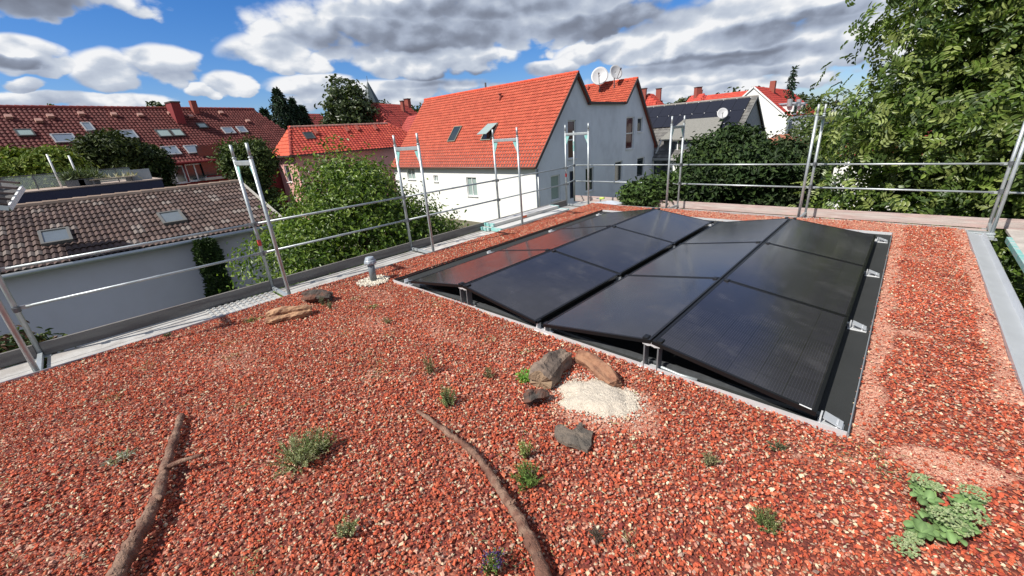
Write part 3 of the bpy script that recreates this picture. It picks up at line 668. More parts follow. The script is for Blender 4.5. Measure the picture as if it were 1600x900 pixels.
def low_foot(x, y, side=1):
    r = sub('edge_support', MB().box(-.07, .07, -.045, .045, 0, .010), m_alu, ARR, (x, y), bevel=.002)
    b = MB(); b.obox((0.01 * side, -.0, .045), (math.cos(.35), 0, -side * math.sin(.35)), (0, 1, 0), (side * math.sin(.35), 0, math.cos(.35)), .055, .042, .004); sub('tilt_plate', b, m_gutw, r)
    sub('clip', MB().box(-.06, -.05, -.03, .03, .008, .07), m_alu, r); sub('clip', MB().box(.03, .04, -.025, .025, .008, .045), m_alu, r)
for k in range(4):
    yy = max(.05, k * PITCH - .02) if k < 3 else 5.30
    ridge_post(1.127, yy); ridge_post(3.492, yy); low_foot(4.70, yy + .04, 1); low_foot(-.20, yy + .04, -1)
    r = sub('valley_support', MB().box(-.11, .11, -.045, .045, 0, .01), m_alu, ARR, (2.31, yy))
    for s_ in (-1, 1):
        sub('clip', MB().box(s_ * .052 - .0075, s_ * .052 + .0075, -.03, .03, .01, .085), m_alu, r); sub('panel_clamp', MB().box(s_ * .06 - .025, s_ * .06 + .025, -.03, .03, .085, .115), m_black, r)
    sub('base_rail', MB().box(-.35, 4.74, -.02, .02, .0, .03), m_alu if k else m_clamp, ARR, (0, yy + .09))
o = MB().tube([(3.53, .05, .03), (3.60, .07, .012), (3.72, .055, .01), (3.86, .06, .012)], .014, 8).build('cable_conduit', m_galv, smooth=True); tag(o, 'short grey conduit beside the right ridge support', 'conduit')
for i, (a_x, b_x) in enumerate(((1.2, 2.2), (3.6, 4.4))):
    o = MB().tube([(a_x, .25, .2), (a_x + .25, .3, .08), ((a_x + b_x) / 2, .34, .03), (b_x, .3, .08)], .006, 6).build('solar_cable', m_black); tag(o, 'black cable sagging below the %s panel' % ('second near' if i == 0 else 'right near'), 'cable', 'cables under the panels')
# ------------------------------------------------------------------ vent pipe
r = empty('vent_pipe', (VP_[0], VP_[1], 0), (0, 0, 0), 'grey plastic vent pipe with frilled cap on the gravel roof', 'vent pipe')
MB().tube([(0, 0, -.01), (0, 0, .30)], .050, 24).build('pipe', m_pipe, r, smooth=True)
b = MB(); n_ = 28; prof = [(.050, .26), (.078, .262), (.086, .285), (.082, .315), (.070, .33), (.068, .345), (.056, .365), (.0, .375)]
vs = []
for j, (rr, zz) in enumerate(prof):
    for k in range(n_):
        t = 2 * math.pi * k / n_; q = rr * (1 + (.07 if (k % 4 < 2 and 0 < j < 3) else 0)); vs.append((q * math.cos(t), q * math.sin(t), zz))
b.add(vs, [(j * n_ + k, j * n_ + (k + 1) % n_, (j + 1) * n_ + (k + 1) % n_, (j + 1) * n_ + k) for j in range(len(prof) - 1) for k in range(n_)]); b.build('cap', mat('light grey plastic', (.30, .34, .38), .35), r)

# ------------------------------------------------------------------ branches and logs
def smoothpath(P_, n=5, jit=.0):
    P_ = [np.array(p, float) for p in P_]; out = []
    for i in range(len(P_) - 1):
        p0, p1, p2, p3 = P_[max(i - 1, 0)], P_[i], P_[i + 1], P_[min(i + 2, len(P_) - 1)]
        for k in range(n):
            t = k / n; out.append(.5 * ((2 * p1) + (-p0 + p2) * t + (2 * p0 - 5 * p1 + 4 * p2 - p3) * t * t + (-p0 + 3 * p1 - 3 * p2 + p3) * t ** 3) + rng.normal(0, jit, 3))
    return out + [P_[-1]]
def branch(pts, r0, r1, stubs, label):
    r = empty('branch', pts[0], label=label, cat='branch', group='dead branches on the gravel'); o = np.array(pts[0], float)
    P_ = smoothpath([np.array(p) - o for p in pts], 9, .0030); n = len(P_)
    rad = [(r0 + (r1 - r0) * i / (n - 1)) * (1 + .09 * math.sin(i * .9) + .05 * math.sin(i * 2.3) + random.uniform(-.07, .07) + (.22 if i % 17 == 8 else 0)) for i in range(n)]
    rad[0] *= .8
    MB().tube(P_, rad, 16, noise=.07).build('stem', m_branch, r, smooth=True)
    fl = MB()
    for q_ in range(60):
        i0_ = random.randrange(2, n - 3); th = random.uniform(-.5, 3.6); ax = P_[i0_ + 1] - P_[i0_]; ax /= np.linalg.norm(ax); s1 = np.cross(ax, (0, 0, 1)); s1 /= np.linalg.norm(s1); u1 = np.cross(s1, ax)
        nn_ = s1 * math.cos(th) + u1 * math.sin(th); fl.obox(P_[i0_] + nn_ * rad[i0_] * .98, ax, np.cross(nn_, ax), nn_, random.uniform(.006, .02), random.uniform(.003, .008), .0018)
    fl.build('bark_flakes', m_branch, r)['kind'] = 'stuff'
    for i, (k, d, L, rr) in enumerate(stubs):
        p = P_[int(k * (n - 1))]; d = np.array(d, float); d /= np.linalg.norm(d)
        q = smoothpath([p, p + d * L * .45 + [0, 0, .012], p + d * L], 4, .001)
        MB().tube(q, list(np.linspace(rr, rr * .55, len(q))), 9, noise=.08).build('side_twig', m_branch, r, smooth=True)
G3 = lambda x, y, z: tuple(onz(x, y, z))
branch([G3(284, 648, .030), G3(270, 692, .034), G3(256, 738, .040), G3(247, 775, .038), G3(228, 815, .046), G3(196, 872, .052), G3(178, 912, .055), G3(150, 960, .06)], .024, .043,
       [(.27, (.25, .34, .10), .24, .019), (.46, (.32, .10, .12), .075, .022), (.55, (.1, .3, .1), .03, .02), (.30, (-.1, .2, .3), .03, .01)], 'thick forked dead branch lying on the gravel at the lower left')
branch([G3(653, 643, .02), G3(700, 676, .03), G3(745, 712, .035), G3(782, 765, .04), G3(812, 812, .04), G3(836, 860, .045), G3(856, 915, .05)], .014, .033,
       [(.42, (.1, .2, .5), .045, .008), (.60, (.15, .3, .6), .05, .008), (.25, (.0, .3, .3), .03, .006)], 'long slender dead branch running to the bottom picture edge')
def lump(name, a, b_, ra, rb, matl, label, cat='log', squash=.9, seg=22, rough=.12, seed=1, zoff=0.0, cap=None, cut=True, grp=None):
    """irregular split log between a and b"""
    rs = np.random.default_rng(seed); a, b_ = np.array(a, float), np.array(b_, float); d = b_ - a; L = np.linalg.norm(d); d /= L
    s_ = np.cross(d, (0, 0, 1)); s_ /= np.linalg.norm(s_); up_ = np.cross(s_, d); n = 16; vs = []
    ph = rs.uniform(0, 6.28, 12); bd = rs.uniform(-.35, .35, 2); lob = [rs.uniform(-rough, rough) for _ in range(7)]
    for i in range(n):
        t = i / (n - 1); rr = (ra + (rb - ra) * t) * 1.3; rr *= 1 + .08 * math.sin(3 * t + ph[0])
        for k in range(seg):
            th = 2 * math.pi * k / seg; f = 1 + sum(lob[m] * math.cos((m + 1) * th + ph[m] + 2.2 * t * (m % 3) - m * t) for m in range(6)) + rs.normal(0, rough * .22) + rough * 1.1 * math.sin(7 * t + 2 * th + ph[9]) * math.sin(3 * th - 5 * t + ph[10])
            f *= 1 - .25 * (abs(2 * t - 1) ** 6)
            ex = (.35 * rr * rs.uniform(-.5, .8)) * (1 if i == n - 1 else -1 if i == 0 else 0)
            vs.append(d * (L * t + ex) + (s_ * bd[0] + up_ * abs(bd[1]) * .4) * rr * math.sin(math.pi * t) + s_ * rr * f * math.cos(th) + up_ * rr * f * squash * math.sin(th))
    fs = [(i * seg + k, i * seg + (k + 1) % seg, (i + 1) * seg + (k + 1) % seg, (i + 1) * seg + k) for i in range(n - 1) for k in range(seg)]
    r = empty(name, a, label=label, cat=cat, group=grp)
    MB().add(vs, fs).build('bark', matl, r, smooth=False)
    for i0 in (0, n - 1):
        ring = [vs[i0 * seg + k] for k in range(seg)]; c = sum(ring) / seg; MB().add(ring + [c], [((k), (k + 1) % seg, seg) if i0 else ((k + 1) % seg, k, seg) for k in range(seg)]).build('end_grain', cap or matl, r)
    return r
GR = 'pieces of dead wood on the gravel'
lump('log', onz(418, 497, .05), onz(486, 484, .05), .078, .070, m_cutwood, 'pale split log lying in front of a darker one near the scaffold', squash=.75, seed=3, grp=GR, rough=.17)
lump('log', onz(478, 464, .07), onz(518, 464, .05), .085, .055, m_darkwood, 'dark mossy log behind the pale split log near the scaffold', seed=5, grp=GR, cap=mat('dark end grain', (.06, .055, .05), .9, bump=1, bs=40, var=.3), rough=.13)
lump('log', onz(845, 597, .05), onz(883, 556, .06), .095, .075, m_oldwood, 'short thick grey brown log at the upper left of the sand heap', seed=8, grp=GR, cap=mat('brown end grain', (.28, .19, .12), .9, bump=1, bs=40, var=.3), rough=.14, squash=.95)
lump('log', onz(907, 556, .05), onz(962, 600, .045), .055, .058, mat('red brown bark', (.20, .085, .05), .9, var=.4, vs=14, bump=1., bs=26, col2=(.30, .155, .09), patch=8), 'red brown log pointing away at the upper right of the sand heap', seed=12, grp=GR, rough=.16)
lump('log', onz(820, 624, .035), onz(856, 616, .04), .050, .028, m_darkwood, 'small dark gnarled log end left of the sand heap', seed=17, grp=GR, rough=.2)
def barkpiece(cx, cy, out_, label):
    o = onz(cx, cy, .02); r = MB(); P_ = [onz(px_, py_, .03 + random.uniform(-.008, .015)) - o for px_, py_ in out_]; c = sum(P_) / len(P_) + [0, 0, .012]
    k = len(P_); mid = [(p + c) / 2 + [0, 0, random.uniform(-.004, .012)] for p in P_]
    dn = [p - [0, 0, .025] for p in P_]
    r.add(P_ + mid + [c] + dn, [(i, (i + 1) % k, k + (i + 1) % k, k + i) for i in range(k)] + [(k + i, k + (i + 1) % k, 2 * k) for i in range(k)] + [(2 * k + 1 + i, 2 * k + 1 + (i + 1) % k, (i + 1) % k, i) for i in range(k)] + [tuple(2 * k + 1 + i for i in range(k))[::-1]])
    o_ = r.build('bark_piece', mat('flat grey bark', (.17, .135, .105), .95, var=.45, vs=25, bump=1., bs=40, col2=(.10, .085, .07), patch=14)); o_.location = tuple(o); tag(o_, label, 'bark', GR)
barkpiece(898, 682, [(868, 665), (876, 662), (884, 668), (893, 672), (900, 668), (905, 660), (910, 660), (911, 668), (920, 672), (927, 674), (924, 683), (924, 695), (918, 704), (908, 700), (896, 694), (885, 693), (872, 686), (866, 677)], 'flat jagged grey bark piece below the sand heap')

# ------------------------------------------------------------------ small plants on the roof
def blades(n, fn, matl, name, parent, w0=.004):
    """n leaf blades; fn() -> base, direction, length, width, colour"""
    V = []; F = []; C = []
    for i in range(n):
        b_, d, L, wd, c = fn(i); d = d / np.linalg.norm(d); s_ = np.cross(d, rng.normal(0, 1, 3)); s_ /= np.linalg.norm(s_); k = len(V)
        bend = rng.normal(0, .15, 3) * L
        V += [b_, b_ + d * L * .45 + s_ * wd / 2, b_ + d * L + bend, b_ + d * L * .45 - s_ * wd / 2]; F.append((k, k + 1, k + 2, k + 3)); C += [c] * 4
    return npmesh(name, np.array(V), np.array(F), np.array(C), matl, parent)
def shrublet(cx, cy, R0_, H0_, nst, cols, label, leaf=(.016, .006), lean=(0, 0), per=26, spread=1.0, name='herb', cat='plant', stemcol=(.12, .10, .05), zoff=0, flower=None, grp='small plants on the gravel'):
    R, H = R0_ * 1.3, H0_ * 1.45
    o = onz(cx, cy, 0) if not isinstance(cx, float) else np.array((cx, cy, 0)); o[2] = gz(o[0], o[1]) - .005
    r = empty(name, o, label=label, cat=cat, group=grp); st = MB(); tips = []
    cols = np.array(cols)
    for i in range(nst):
        t = rng.uniform(0, 6.28); q = math.sqrt(rng.uniform(0, 1)) * R; hh_ = H * (1 - .45 * (q / R) ** 2) * rng.uniform(.7, 1.08)
        e_ = np.array([q * math.cos(t) * spread + lean[0] * hh_, q * math.sin(t) * spread + lean[1] * hh_, hh_]); m_ = e_ * np.array([.45, .45, .5]) + rng.normal(0, .006, 3)
        s0 = np.array([q * math.cos(t) * .3, q * math.sin(t) * .3, 0]); st.tube([s0, m_, e_], [.0025, .002, .0012], 4, col=stemcol); tips.append((s0, m_, e_))
    st.build('stem', m_plant, r, color=True)
    def fn(i):
        s0, m_, e_ = tips[i % nst]; t = rng.uniform(.18, 1.0)
        p = (s0 * (1 - t) ** 2 + 2 * t * (1 - t) * m_ + e_ * t * t); d = (e_ - s0) / (np.linalg.norm(e_ - s0)) * .7 + rng.normal(0, .55, 3)
        c = cols[rng.integers(len(cols))] * rng.uniform(.75, 1.2)
        return p, d, leaf[0] * rng.uniform(.6, 1.3), leaf[1] * rng.uniform(.7, 1.2), c
    blades(nst * per, fn, m_plant, 'foliage', r)
    if flower:
        def ff(i):
            s0, m_, e_ = tips[i % nst]; return e_ + rng.normal(0, .008, 3), rng.normal(0, 1, 3) + [0, 0, .5], .012, .008, np.array(flower) * rng.uniform(.7, 1.2)
        blades(nst * 9, ff, m_plant, 'flowers', r)
    return r
SAGE = ((.34, .40, .18), (.42, .46, .24), (.24, .30, .12), (.52, .54, .33)); GRN = ((.10, .20, .04), (.16, .28, .06), (.24, .34, .09)); DRY = ((.34, .28, .16), (.26, .24, .12), (.18, .22, .10))
shrublet(468, 722, .175, .13, 95, SAGE, 'large sage green cushion shrub between the two long branches', per=46, leaf=(.014, .005), lean=(.1, .1))
shrublet(500, 705, .10, .13, 40, ((.22, .30, .10), (.15, .22, .06), (.35, .40, .18)), 'taller green sprigs growing at the right of the sage cushion', per=40, leaf=(.016, .005))
shrublet(672, 582, .05, .16, 16, DRY, 'thin dry grey green herb, farthest left of the small upright ones', per=26)
shrublet(700, 630, .06, .13, 30, ((.24, .33, .12), (.32, .38, .18)), 'bushy light green herb above the slender branch tip', per=34)
shrublet(763, 588, .05, .07, 16, DRY, 'small dull green herb between the upright herb and the logs', per=22)
shrublet(824, 592, .07, .05, 26, ((.16, .36, .05), (.26, .42, .10)), 'low bright green leafy plant left of the thick log', per=14, leaf=(.028, .018))
shrublet(826, 755, .085, .10, 44, GRN, 'feathery green plant right of the slender branch', per=50, leaf=(.015, .004))
shrublet(822, 712, .04, .12, 20, ((.30, .40, .12), (.38, .44, .16)), 'lighter upright sprig just behind the feathery green plant', per=40, leaf=(.014, .004))
shrublet(1195, 826, .06, .06, 34, ((.07, .13, .03), (.12, .18, .05), (.30, .34, .14)), 'dark green tuft alone on the gravel at the lower right', per=30, leaf=(.014, .004))
shrublet(546, 838, .06, .07, 26, SAGE, 'small dry green tuft between the branches near the bottom', per=22)
shrublet(773, 898, .05, .09, 20, GRN, 'purple flowering herb at the bottom edge beside the slender branch', per=26, flower=(.075, .045, .16))
shrublet(1107, 728, .045, .05, 20, DRY, 'small straw coloured tuft right of the bark piece', per=20)
shrublet(1215, 700, .05, .035, 16, ((.08, .10, .06), (.20, .22, .12)), 'low dark sprig below the near panel edge', per=18)
shrublet(932, 842, .035, .03, 20, ((.10, .07, .06), (.16, .13, .11)), 'little dried up brown tuft near the bottom middle', per=20, leaf=(.02, .003))
shrublet(606, 505, .05, .06, 16, DRY, 'small upright grey herb below the vent pipe', per=20)
shrublet(262, 524, .035, .03, 12, ((.12, .16, .08),), 'tiny dark tuft beside the scaffold deck edge', per=16)
shrublet(395, 498, .09, .02, 20, ((.36, .38, .10), (.42, .40, .18)), 'flat yellow green moss patch left of the pale log', per=20, leaf=(.014, .008))
shrublet(580, 478, .10, .015, 24, ((.36, .36, .14), (.30, .33, .12)), 'flat yellowish moss patch below the vent pipe', per=14, leaf=(.012, .007))
shrublet(186, 716, .06, .02, 14, ((.50, .50, .40), (.30, .34, .26)), 'pale twisted dried leaves left of the forked branch', per=8, leaf=(.055, .009))
shrublet(985, 855, .05, .015, 6, ((.50, .46, .22),), 'curled straw coloured leaf near the bottom middle', per=2, leaf=(.07, .006))
for (px_, py_, l_) in ((505, 462, 'sprig growing against the dark mossy log'), (516, 468, 'sprig at the right end of the dark mossy log')):
    shrublet(px_, py_ + 14, .03, .10, 12, ((.22, .25, .16), (.14, .18, .10)), 'grey green ' + l_, per=18)
# scattered cuttings: ground cover nobody would count
n = 1500; xx = rng.uniform(X0 + .1, X1 - .1, n); yy = rng.uniform(-4.3, 6.5, n)
k = ~((xx > MX0 - .05) & (xx < MX1 + .05) & (yy > MY0 - .08)) ; xx, yy = xx[k], yy[k]; cs = []
near = rng.choice(len(xx), len(xx)); 
ctr = np.c_[rng.uniform(X0, X1, 75), rng.uniform(-4.2, .0, 75)]
def fn(i):
    if i % 3: c0 = ctr[(i * 7) % 75]; p = np.array([c0[0] + rng.normal(0, .05), c0[1] + rng.normal(0, .05), 0])
    else: p = np.array([xx[i % len(xx)], yy[i % len(xx)], 0])
    if MX0 - .03 < p[0] < MX1 + .03 and p[1] > MY0 - .05: p[1] = -.2 - rng.uniform(0, 3)
    p[0] = min(max(p[0], X0 + .05), X1 - .05)
    p[2] = gz(p[0], p[1]) + rng.uniform(.004, .016); d = rng.normal(0, 1, 3); d[2] = abs(d[2]) * .25
    c = np.array([(.34, .36, .16), (.22, .26, .10), (.45, .40, .24), (.16, .15, .08)][rng.integers(4)])
    return p, d, rng.uniform(.012, .045), rng.uniform(.003, .008), c
tag(blades(3300, fn, m_plant, 'plant_cuttings', None), 'scattered grey green plant cuttings over the gravel', 'ground cover', kind='stuff')

# fleshy stonecrop at the lower right
def sedum():
    o = onz(1462, 812, 0); r = empty('stonecrop', o, label='fleshy grey green stonecrop with pale flower heads at the lower right', cat='plant')
    def fleshy(p, d, L, wd, col, nrm=(0, 0, 1)):
        d = np.array(d, float); d /= np.linalg.norm(d); s_ = np.cross(d, nrm); s_ /= np.linalg.norm(s_); u_ = np.cross(s_, d); V = []; n = 9
        for i in range(n):
            t = i / (n - 1); wv = wd * 1.35 * (math.sin(math.pi * min(t * .88 + .10, 1)) ** .55) * .5; c = p + d * L * t + u_ * (.18 * L * math.sin(math.pi * t * .6) - .16 * L * t * t)
            V += [c - s_ * wv + u_ * wv * .3, c - u_ * wv * .05, c + s_ * wv + u_ * wv * .3]
        F = [(i * 3 + j, i * 3 + j + 1, (i + 1) * 3 + j + 1, (i + 1) * 3 + j) for i in range(n - 1) for j in range(2)]
        return V, F
    heads = [((1440, 748), .10, .05), ((1462, 758), .09, .035), ((1413, 852), .07, .055), ((1428, 838), .06, .035), ((1500, 822), .09, .045), ((1474, 803), .13, .055), ((1517, 800), .12, .065), ((1523, 768), .13, .055)]
    flower_c = [(.30, .37, .17), (.38, .44, .24), (.19, .27, .12)]
    for (pq, hz, R_) in heads:
        hc = onz(*pq, hz) - o; st = MB(); base_ = np.array([hc[0] * .35, hc[1] * .35, 0]); st.tube([base_, (base_ + hc) / 2 + [0, 0, .01], hc - [0, 0, .02]], [.007, .006, .005], 8, col=(.28, .42, .14)); 
        s_o = st.build('stem', m_plant, r, smooth=True, color=True)
        V = []; F = []; C = []
        for i in range(150):
            a = rng.uniform(0, 6.28); q = math.sqrt(rng.uniform(0, 1)) * R_; p = hc + [q * math.cos(a), q * math.sin(a), .014 * (1 - (q / R_) ** 2) - .01 + rng.normal(0, .003)]
            k = len(V); s2 = rng.uniform(.0035, .0075); c = np.array(flower_c[rng.integers(3)]) * rng.uniform(.8, 1.15)
            V += [p + [s2, 0, 0], p + [0, s2, 0], p + [-s2, 0, 0], p + [0, -s2, 0], p + [0, 0, s2], p - [0, 0, s2]]
            F += [(k, k + 1, k + 4), (k + 1, k + 2, k + 4), (k + 2, k + 3, k + 4), (k + 3, k, k + 4), (k + 1, k, k + 5), (k + 2, k + 1, k + 5), (k + 3, k + 2, k + 5), (k, k + 3, k + 5)]; C += [c] * 6
        npmesh('flower_head', np.array(V), np.array(F), np.array(C), m_plant, r)
    V = []; F = []; C = []
    def put(px_, py_, z, ang, L, wd, tilt=.25):
        L *= .80; wd *= .82; tilt += rng.normal(0, .15)
        p = onz(px_, py_, z) - o; a = math.radians(ang); v, f = fleshy(p, (math.cos(a), math.sin(a), tilt), L, wd, None); k = len(V); V.extend(v); F.extend([tuple(k + q for q in ff) for ff in f]); c = np.array([.13, .21, .075]) * rng.uniform(.7, 1.3)
        for i in range(len(v)): C.append(c * (1.5 if i % 3 == 1 else .9))
    for i in range(6): put(1440, 832, .06, i * 60 + rng.uniform(-14, 14), .080, .045, .1 + .15 * (i % 2))
    for i in range(5): put(1450, 782, .07, i * 72 + 12, .075, .036, .1 + .2 * (i % 2))
    for i in range(6): put(1497, 815, .06, i * 60 + rng.uniform(-8, 8), .085, .04, .05 + .15 * (i % 2))
    for i in range(7): put(1478, 830, .04, i * 51, .07, .036, .05 + .1 * (i % 2))
    for i in range(7): put(1435, 762, .05, i * 51 + 20, .06, .03, .1)
    for i in range(7): put(1515, 785, .08, i * 51 + 20, .075, .035, .1)
    for i in range(110):
        pq = [(1440, 770), (1455, 800), (1490, 800), (1480, 835), (1430, 830), (1510, 815)][i % 6]; put(pq[0] + np.clip(rng.normal(0, 10), -18, 18), pq[1] + np.clip(rng.normal(0, 8), -14, 14), rng.uniform(.02, .09), rng.uniform(0, 360), rng.uniform(.03, .065), rng.uniform(.016, .032), rng.uniform(-.1, .5))
    me = npmesh('leaves', np.array(V), np.array(F), np.array(C), mat('fleshy leaf', (1, 1, 1), .5, attr=True, trans=.12, spec=.4), r, True)
sedum()
# ------------------------------------------------------------------ trees
def leafmesh(name, P_, outw, L, wd, cols, matl, parent, droop=.2, compound=0, upb=.5):
    n = len(P_); N_ = outw + rng.normal(0, .65, (n, 3)) + np.array([0, 0, upb]); N_ /= np.linalg.norm(N_, axis=1)[:, None]
    T = np.cross(N_, rng.normal(0, 1, (n, 3))); T /= np.linalg.norm(T, axis=1)[:, None]; T[:, 2] -= droop; T /= np.linalg.norm(T, axis=1)[:, None]
    B = np.cross(N_, T); B /= np.linalg.norm(B, axis=1)[:, None]; N_ = np.cross(T, B)
    c = np.asarray(cols)[rng.integers(0, len(cols), n)] * rng.uniform(.75, 1.2, (n, 1))
    if compound:
        # leaflets in pairs along a drooping rachis
        Ps, Ts, Bs, Cs, Ns = [], [], [], [], []
        for k in range(compound):
            s_ = (-1) ** k; t = (k // 2 + .6) / (compound / 2); pos = P_ + T * (L * 2.1 * t) + np.array([0, 0, -1]) * (L * .5 * t * t)
            if k == compound - 1: dirv = T
            else: dirv = T * .45 + B * s_
            dirv = dirv / np.linalg.norm(dirv, axis=1)[:, None]; Ps.append(pos); Ts.append(dirv); Bs.append(np.cross(N_, dirv)); Ns.append(N_); Cs.append(c * rng.uniform(.88, 1.12, (n, 1)))
        P_, T, B, N_, c = (np.concatenate(q) for q in (Ps, Ts, Bs, Ns, Cs)); n = len(P_)
    l = L * rng.uniform(.7, 1.25, (n, 1)); w2 = wd * rng.uniform(.75, 1.2, (n, 1)) / 2
    up_ = N_ * w2 * .35
    V = np.stack([P_, P_ + T * l * .28 + B * w2 * .9 + up_, P_ + T * l * .68 + B * w2 * .8 + up_, P_ + T * l - N_ * l * .14, P_ + T * l * .68 - B * w2 * .8 + up_, P_ + T * l * .28 - B * w2 * .9 + up_], 1).reshape(-1, 3)
    k = np.arange(n)[:, None] * 6; F = np.concatenate([k + [0, 1, 2, 3], k + [0, 3, 4, 5]], 0)
    return npmesh(name, V, F, np.repeat(c, 6, 0), matl, parent)
def crown_points(blobs, ncl, per, cr, inner=.45):
    bl = np.array(blobs, float); wgt = bl[:, 3] * bl[:, 4] + bl[:, 3] * bl[:, 5] + bl[:, 4] * bl[:, 5]; pick = rng.choice(len(bl), ncl, p=wgt / wgt.sum())
    d = rng.normal(0, 1, (ncl, 3)); d /= np.linalg.norm(d, axis=1)[:, None]; rad = rng.uniform(inner ** 3, 1, ncl) ** (1 / 3)
    rad *= 1 + .16 * np.sin(d[:, 0] * 5 + pick) * np.sin(d[:, 2] * 6 + pick * 2) + rng.normal(0, .05, ncl)
    C_ = bl[pick, :3] + d * rad[:, None] * bl[pick, 3:]
    idx = np.repeat(np.arange(ncl), per); k = len(idx); off = rng.normal(0, 1, (k, 3)) * cr * rng.uniform(.6, 1.2, (ncl, 1))[idx]; off[:, 2] *= .65
    return C_, C_[idx] + off, (d[idx] * .8 + off / cr * .35)
def tree(name, label, cat, base_, blobs, ncl, per, cr, L, wd, cols, trunk=.12, group=None, matl=None, compound=0, inner=.45, limbs=14, droop=.2, upb=.5, extra=None):
    base_ = np.array(base_, float); r = empty(name, base_, label=label, cat=cat, group=group)
    bl = [(b0[0] - base_[0], b0[1] - base_[1], b0[2] - base_[2], *b0[3:]) for b0 in blobs]
    C_, P_, O_ = crown_points(bl, ncl, per, cr, inner)
    leafmesh('crown', P_, O_, L, wd, cols, matl or m_leaf, r, droop, compound, upb)
    top = max(b0[2] for b0 in bl); cx = np.mean([b0[0] for b0 in bl]); cy = np.mean([b0[1] for b0 in bl])
    t = MB(); tp = [np.array([0, 0, 0.]), np.array([cx * .3, cy * .3, top * .35]), np.array([cx, cy, top * .75]), np.array([cx, cy, top])]
    t.tube(tp, [trunk, trunk * .8, trunk * .5, trunk * .25], 9); t.build('trunk', m_bark, r, smooth=True)
    t = MB(); s_ = tp[1]
    for i in rng.choice(ncl, min(limbs, ncl), replace=False):
        a = tp[1] + (tp[2] - tp[1]) * rng.uniform(0, 1); e_ = C_[i]; m_ = (a + e_) / 2 + np.array([0, 0, .15]) * np.linalg.norm(e_ - a) * .5
        t.tube([a, m_, e_], [trunk * .35, trunk * .2, trunk * .06], 6)
    t.build('limbs', m_bark, r, smooth=True)
    return r
LG = ((.085, .15, .018), (.12, .20, .024), (.16, .24, .034), (.05, .09, .014), (.22, .29, .06))
DG = ((.022, .045, .012), (.035, .065, .018), (.05, .085, .022), (.016, .032, .01))
YG = ((.13, .19, .025), (.18, .24, .03), (.09, .14, .02), (.22, .26, .045))
WG = ((.075, .125, .02), (.11, .17, .03), (.16, .22, .045), (.045, .08, .016), (.24, .29, .085))
c0 = atd(560, 320, 10.4)
tree('broadleaf_tree', 'broad bright green leafy tree directly behind the left scaffold rails', 'tree', (c0[0], c0[1], GZ),
     [(c0[0], c0[1], .05, 1.75, 1.75, 1.6), (c0[0] - .1, c0[1] - 1.45, -.75, 1.3, 1.15, 1.25), (c0[0] + .1, c0[1] - 1.6, -2.0, 1.4, 1.2, 1.3), (c0[0] + .2, c0[1] + 1.2, -.75, 1.3, 1.3, 1.25), (c0[0] + .3, c0[1] - .2, -1.9, 1.7, 2.2, 1.6), (c0[0] + .1, c0[1] + 2.1, -1.6, .95, .9, 1.1), (c0[0] - .2, c0[1] - .05, .85, .95, 1.0, .95)],
     700, 84, .26, .098, .052, LG, trunk=.14, limbs=30, inner=.5)
c1 = atd(690, 350, 10.8)
tree('shrub', 'lower dark shrub with browning leaves right of the broad leafy tree', 'shrub', (c1[0], c1[1], GZ), [(c1[0], c1[1], -1.6, .85, .9, 1.3), (c1[0] - .2, c1[1] + .3, -2.6, 1.0, 1.1, 1.2)], 110, 60, .2, .09, .045,
     ((.07, .12, .02), (.10, .15, .03), (.20, .12, .06), (.12, .18, .03)), trunk=.06)
tree('walnut_tree', 'huge walnut tree with long leaves filling the right side', 'tree', (8.3, 12.6, GZ),
     [(5.6, 10.6, 1.3, 2.55, 2.2, 2.0), (8.2, 11.0, 2.6, 3.4, 2.8, 3.2), (6.1, 11.2, 3.6, 2.4, 2.3, 2.1), (5.3, 10.4, -.8, 2.3, 1.9, 1.7), (9.5, 10.8, .2, 3.2, 2.5, 2.6), (7.3, 10.7, -1.0, 2.8, 1.7, 1.6), (8.0, 12.0, 6.0, 3.2, 3.0, 2.4), (12.5, 10.5, 2.2, 3.0, 3.0, 4.0), (6.2, 11.0, 5.3, 1.2, 1.2, .8)],
     1700, 20, .42, .125, .070, WG, trunk=.34, compound=7, inner=.55, limbs=46, droop=.12)
# dark yews behind the far rails
def yew(px_, py_, d_, hw, label, cols=DG, bot=GZ, grp='dark yews behind the far rails', n=150, nm='yew_bush', L=.16):
    """bush whose top stands at the given bearing; hw half width as an angle turned into metres at its distance"""
    c = atd(px_, py_, d_); w_ = np.linalg.norm((atd(px_ + hw, py_, d_) - atd(px_ - hw, py_, d_))[:2]) / 2; top = c[2]; H_ = top - bot; z1 = max(bot + .5 * H_, top - 1.1 * w_)
    bl = [(c[0], c[1], z1, w_ * .95, w_ * .95, (top - z1)), (c[0] + .4 * w_, c[1] + .3 * w_, top - 1.1 * w_, w_ * .7, w_ * .7, w_ * .85), (c[0] - .4 * w_, c[1] - .35 * w_, top - 1.2 * w_, w_ * .7, w_ * .7, w_ * .8), (c[0], c[1], bot + H_ * .35, w_ * 1.05, w_ * 1.05, H_ * .42)]
    return tree(nm, label, 'bush', (c[0], c[1], GZ), bl, int(n * 2.0), 80, .13 + .09 * w_, L * 1.1, L * .5, cols, trunk=.1, group=grp, matl=m_needle, droop=-.5, upb=.7, limbs=6, inner=.45)
yew(1096, 258, 15.0, 26, 'leftmost tall dark yew, in front of the dark roofed house', n=160)
yew(1112, 222, 16.0, 36, 'dark yew just right of the dormer of the dark roofed house', ((.035, .065, .018), (.055, .09, .022), (.022, .045, .012)), n=200)
yew(1152, 203, 16.5, 36, 'tallest dark yew, below the gable of the dark roofed house', n=200)
yew(1195, 232, 15.0, 40, 'bushy dark yew below the white gabled house', n=180)
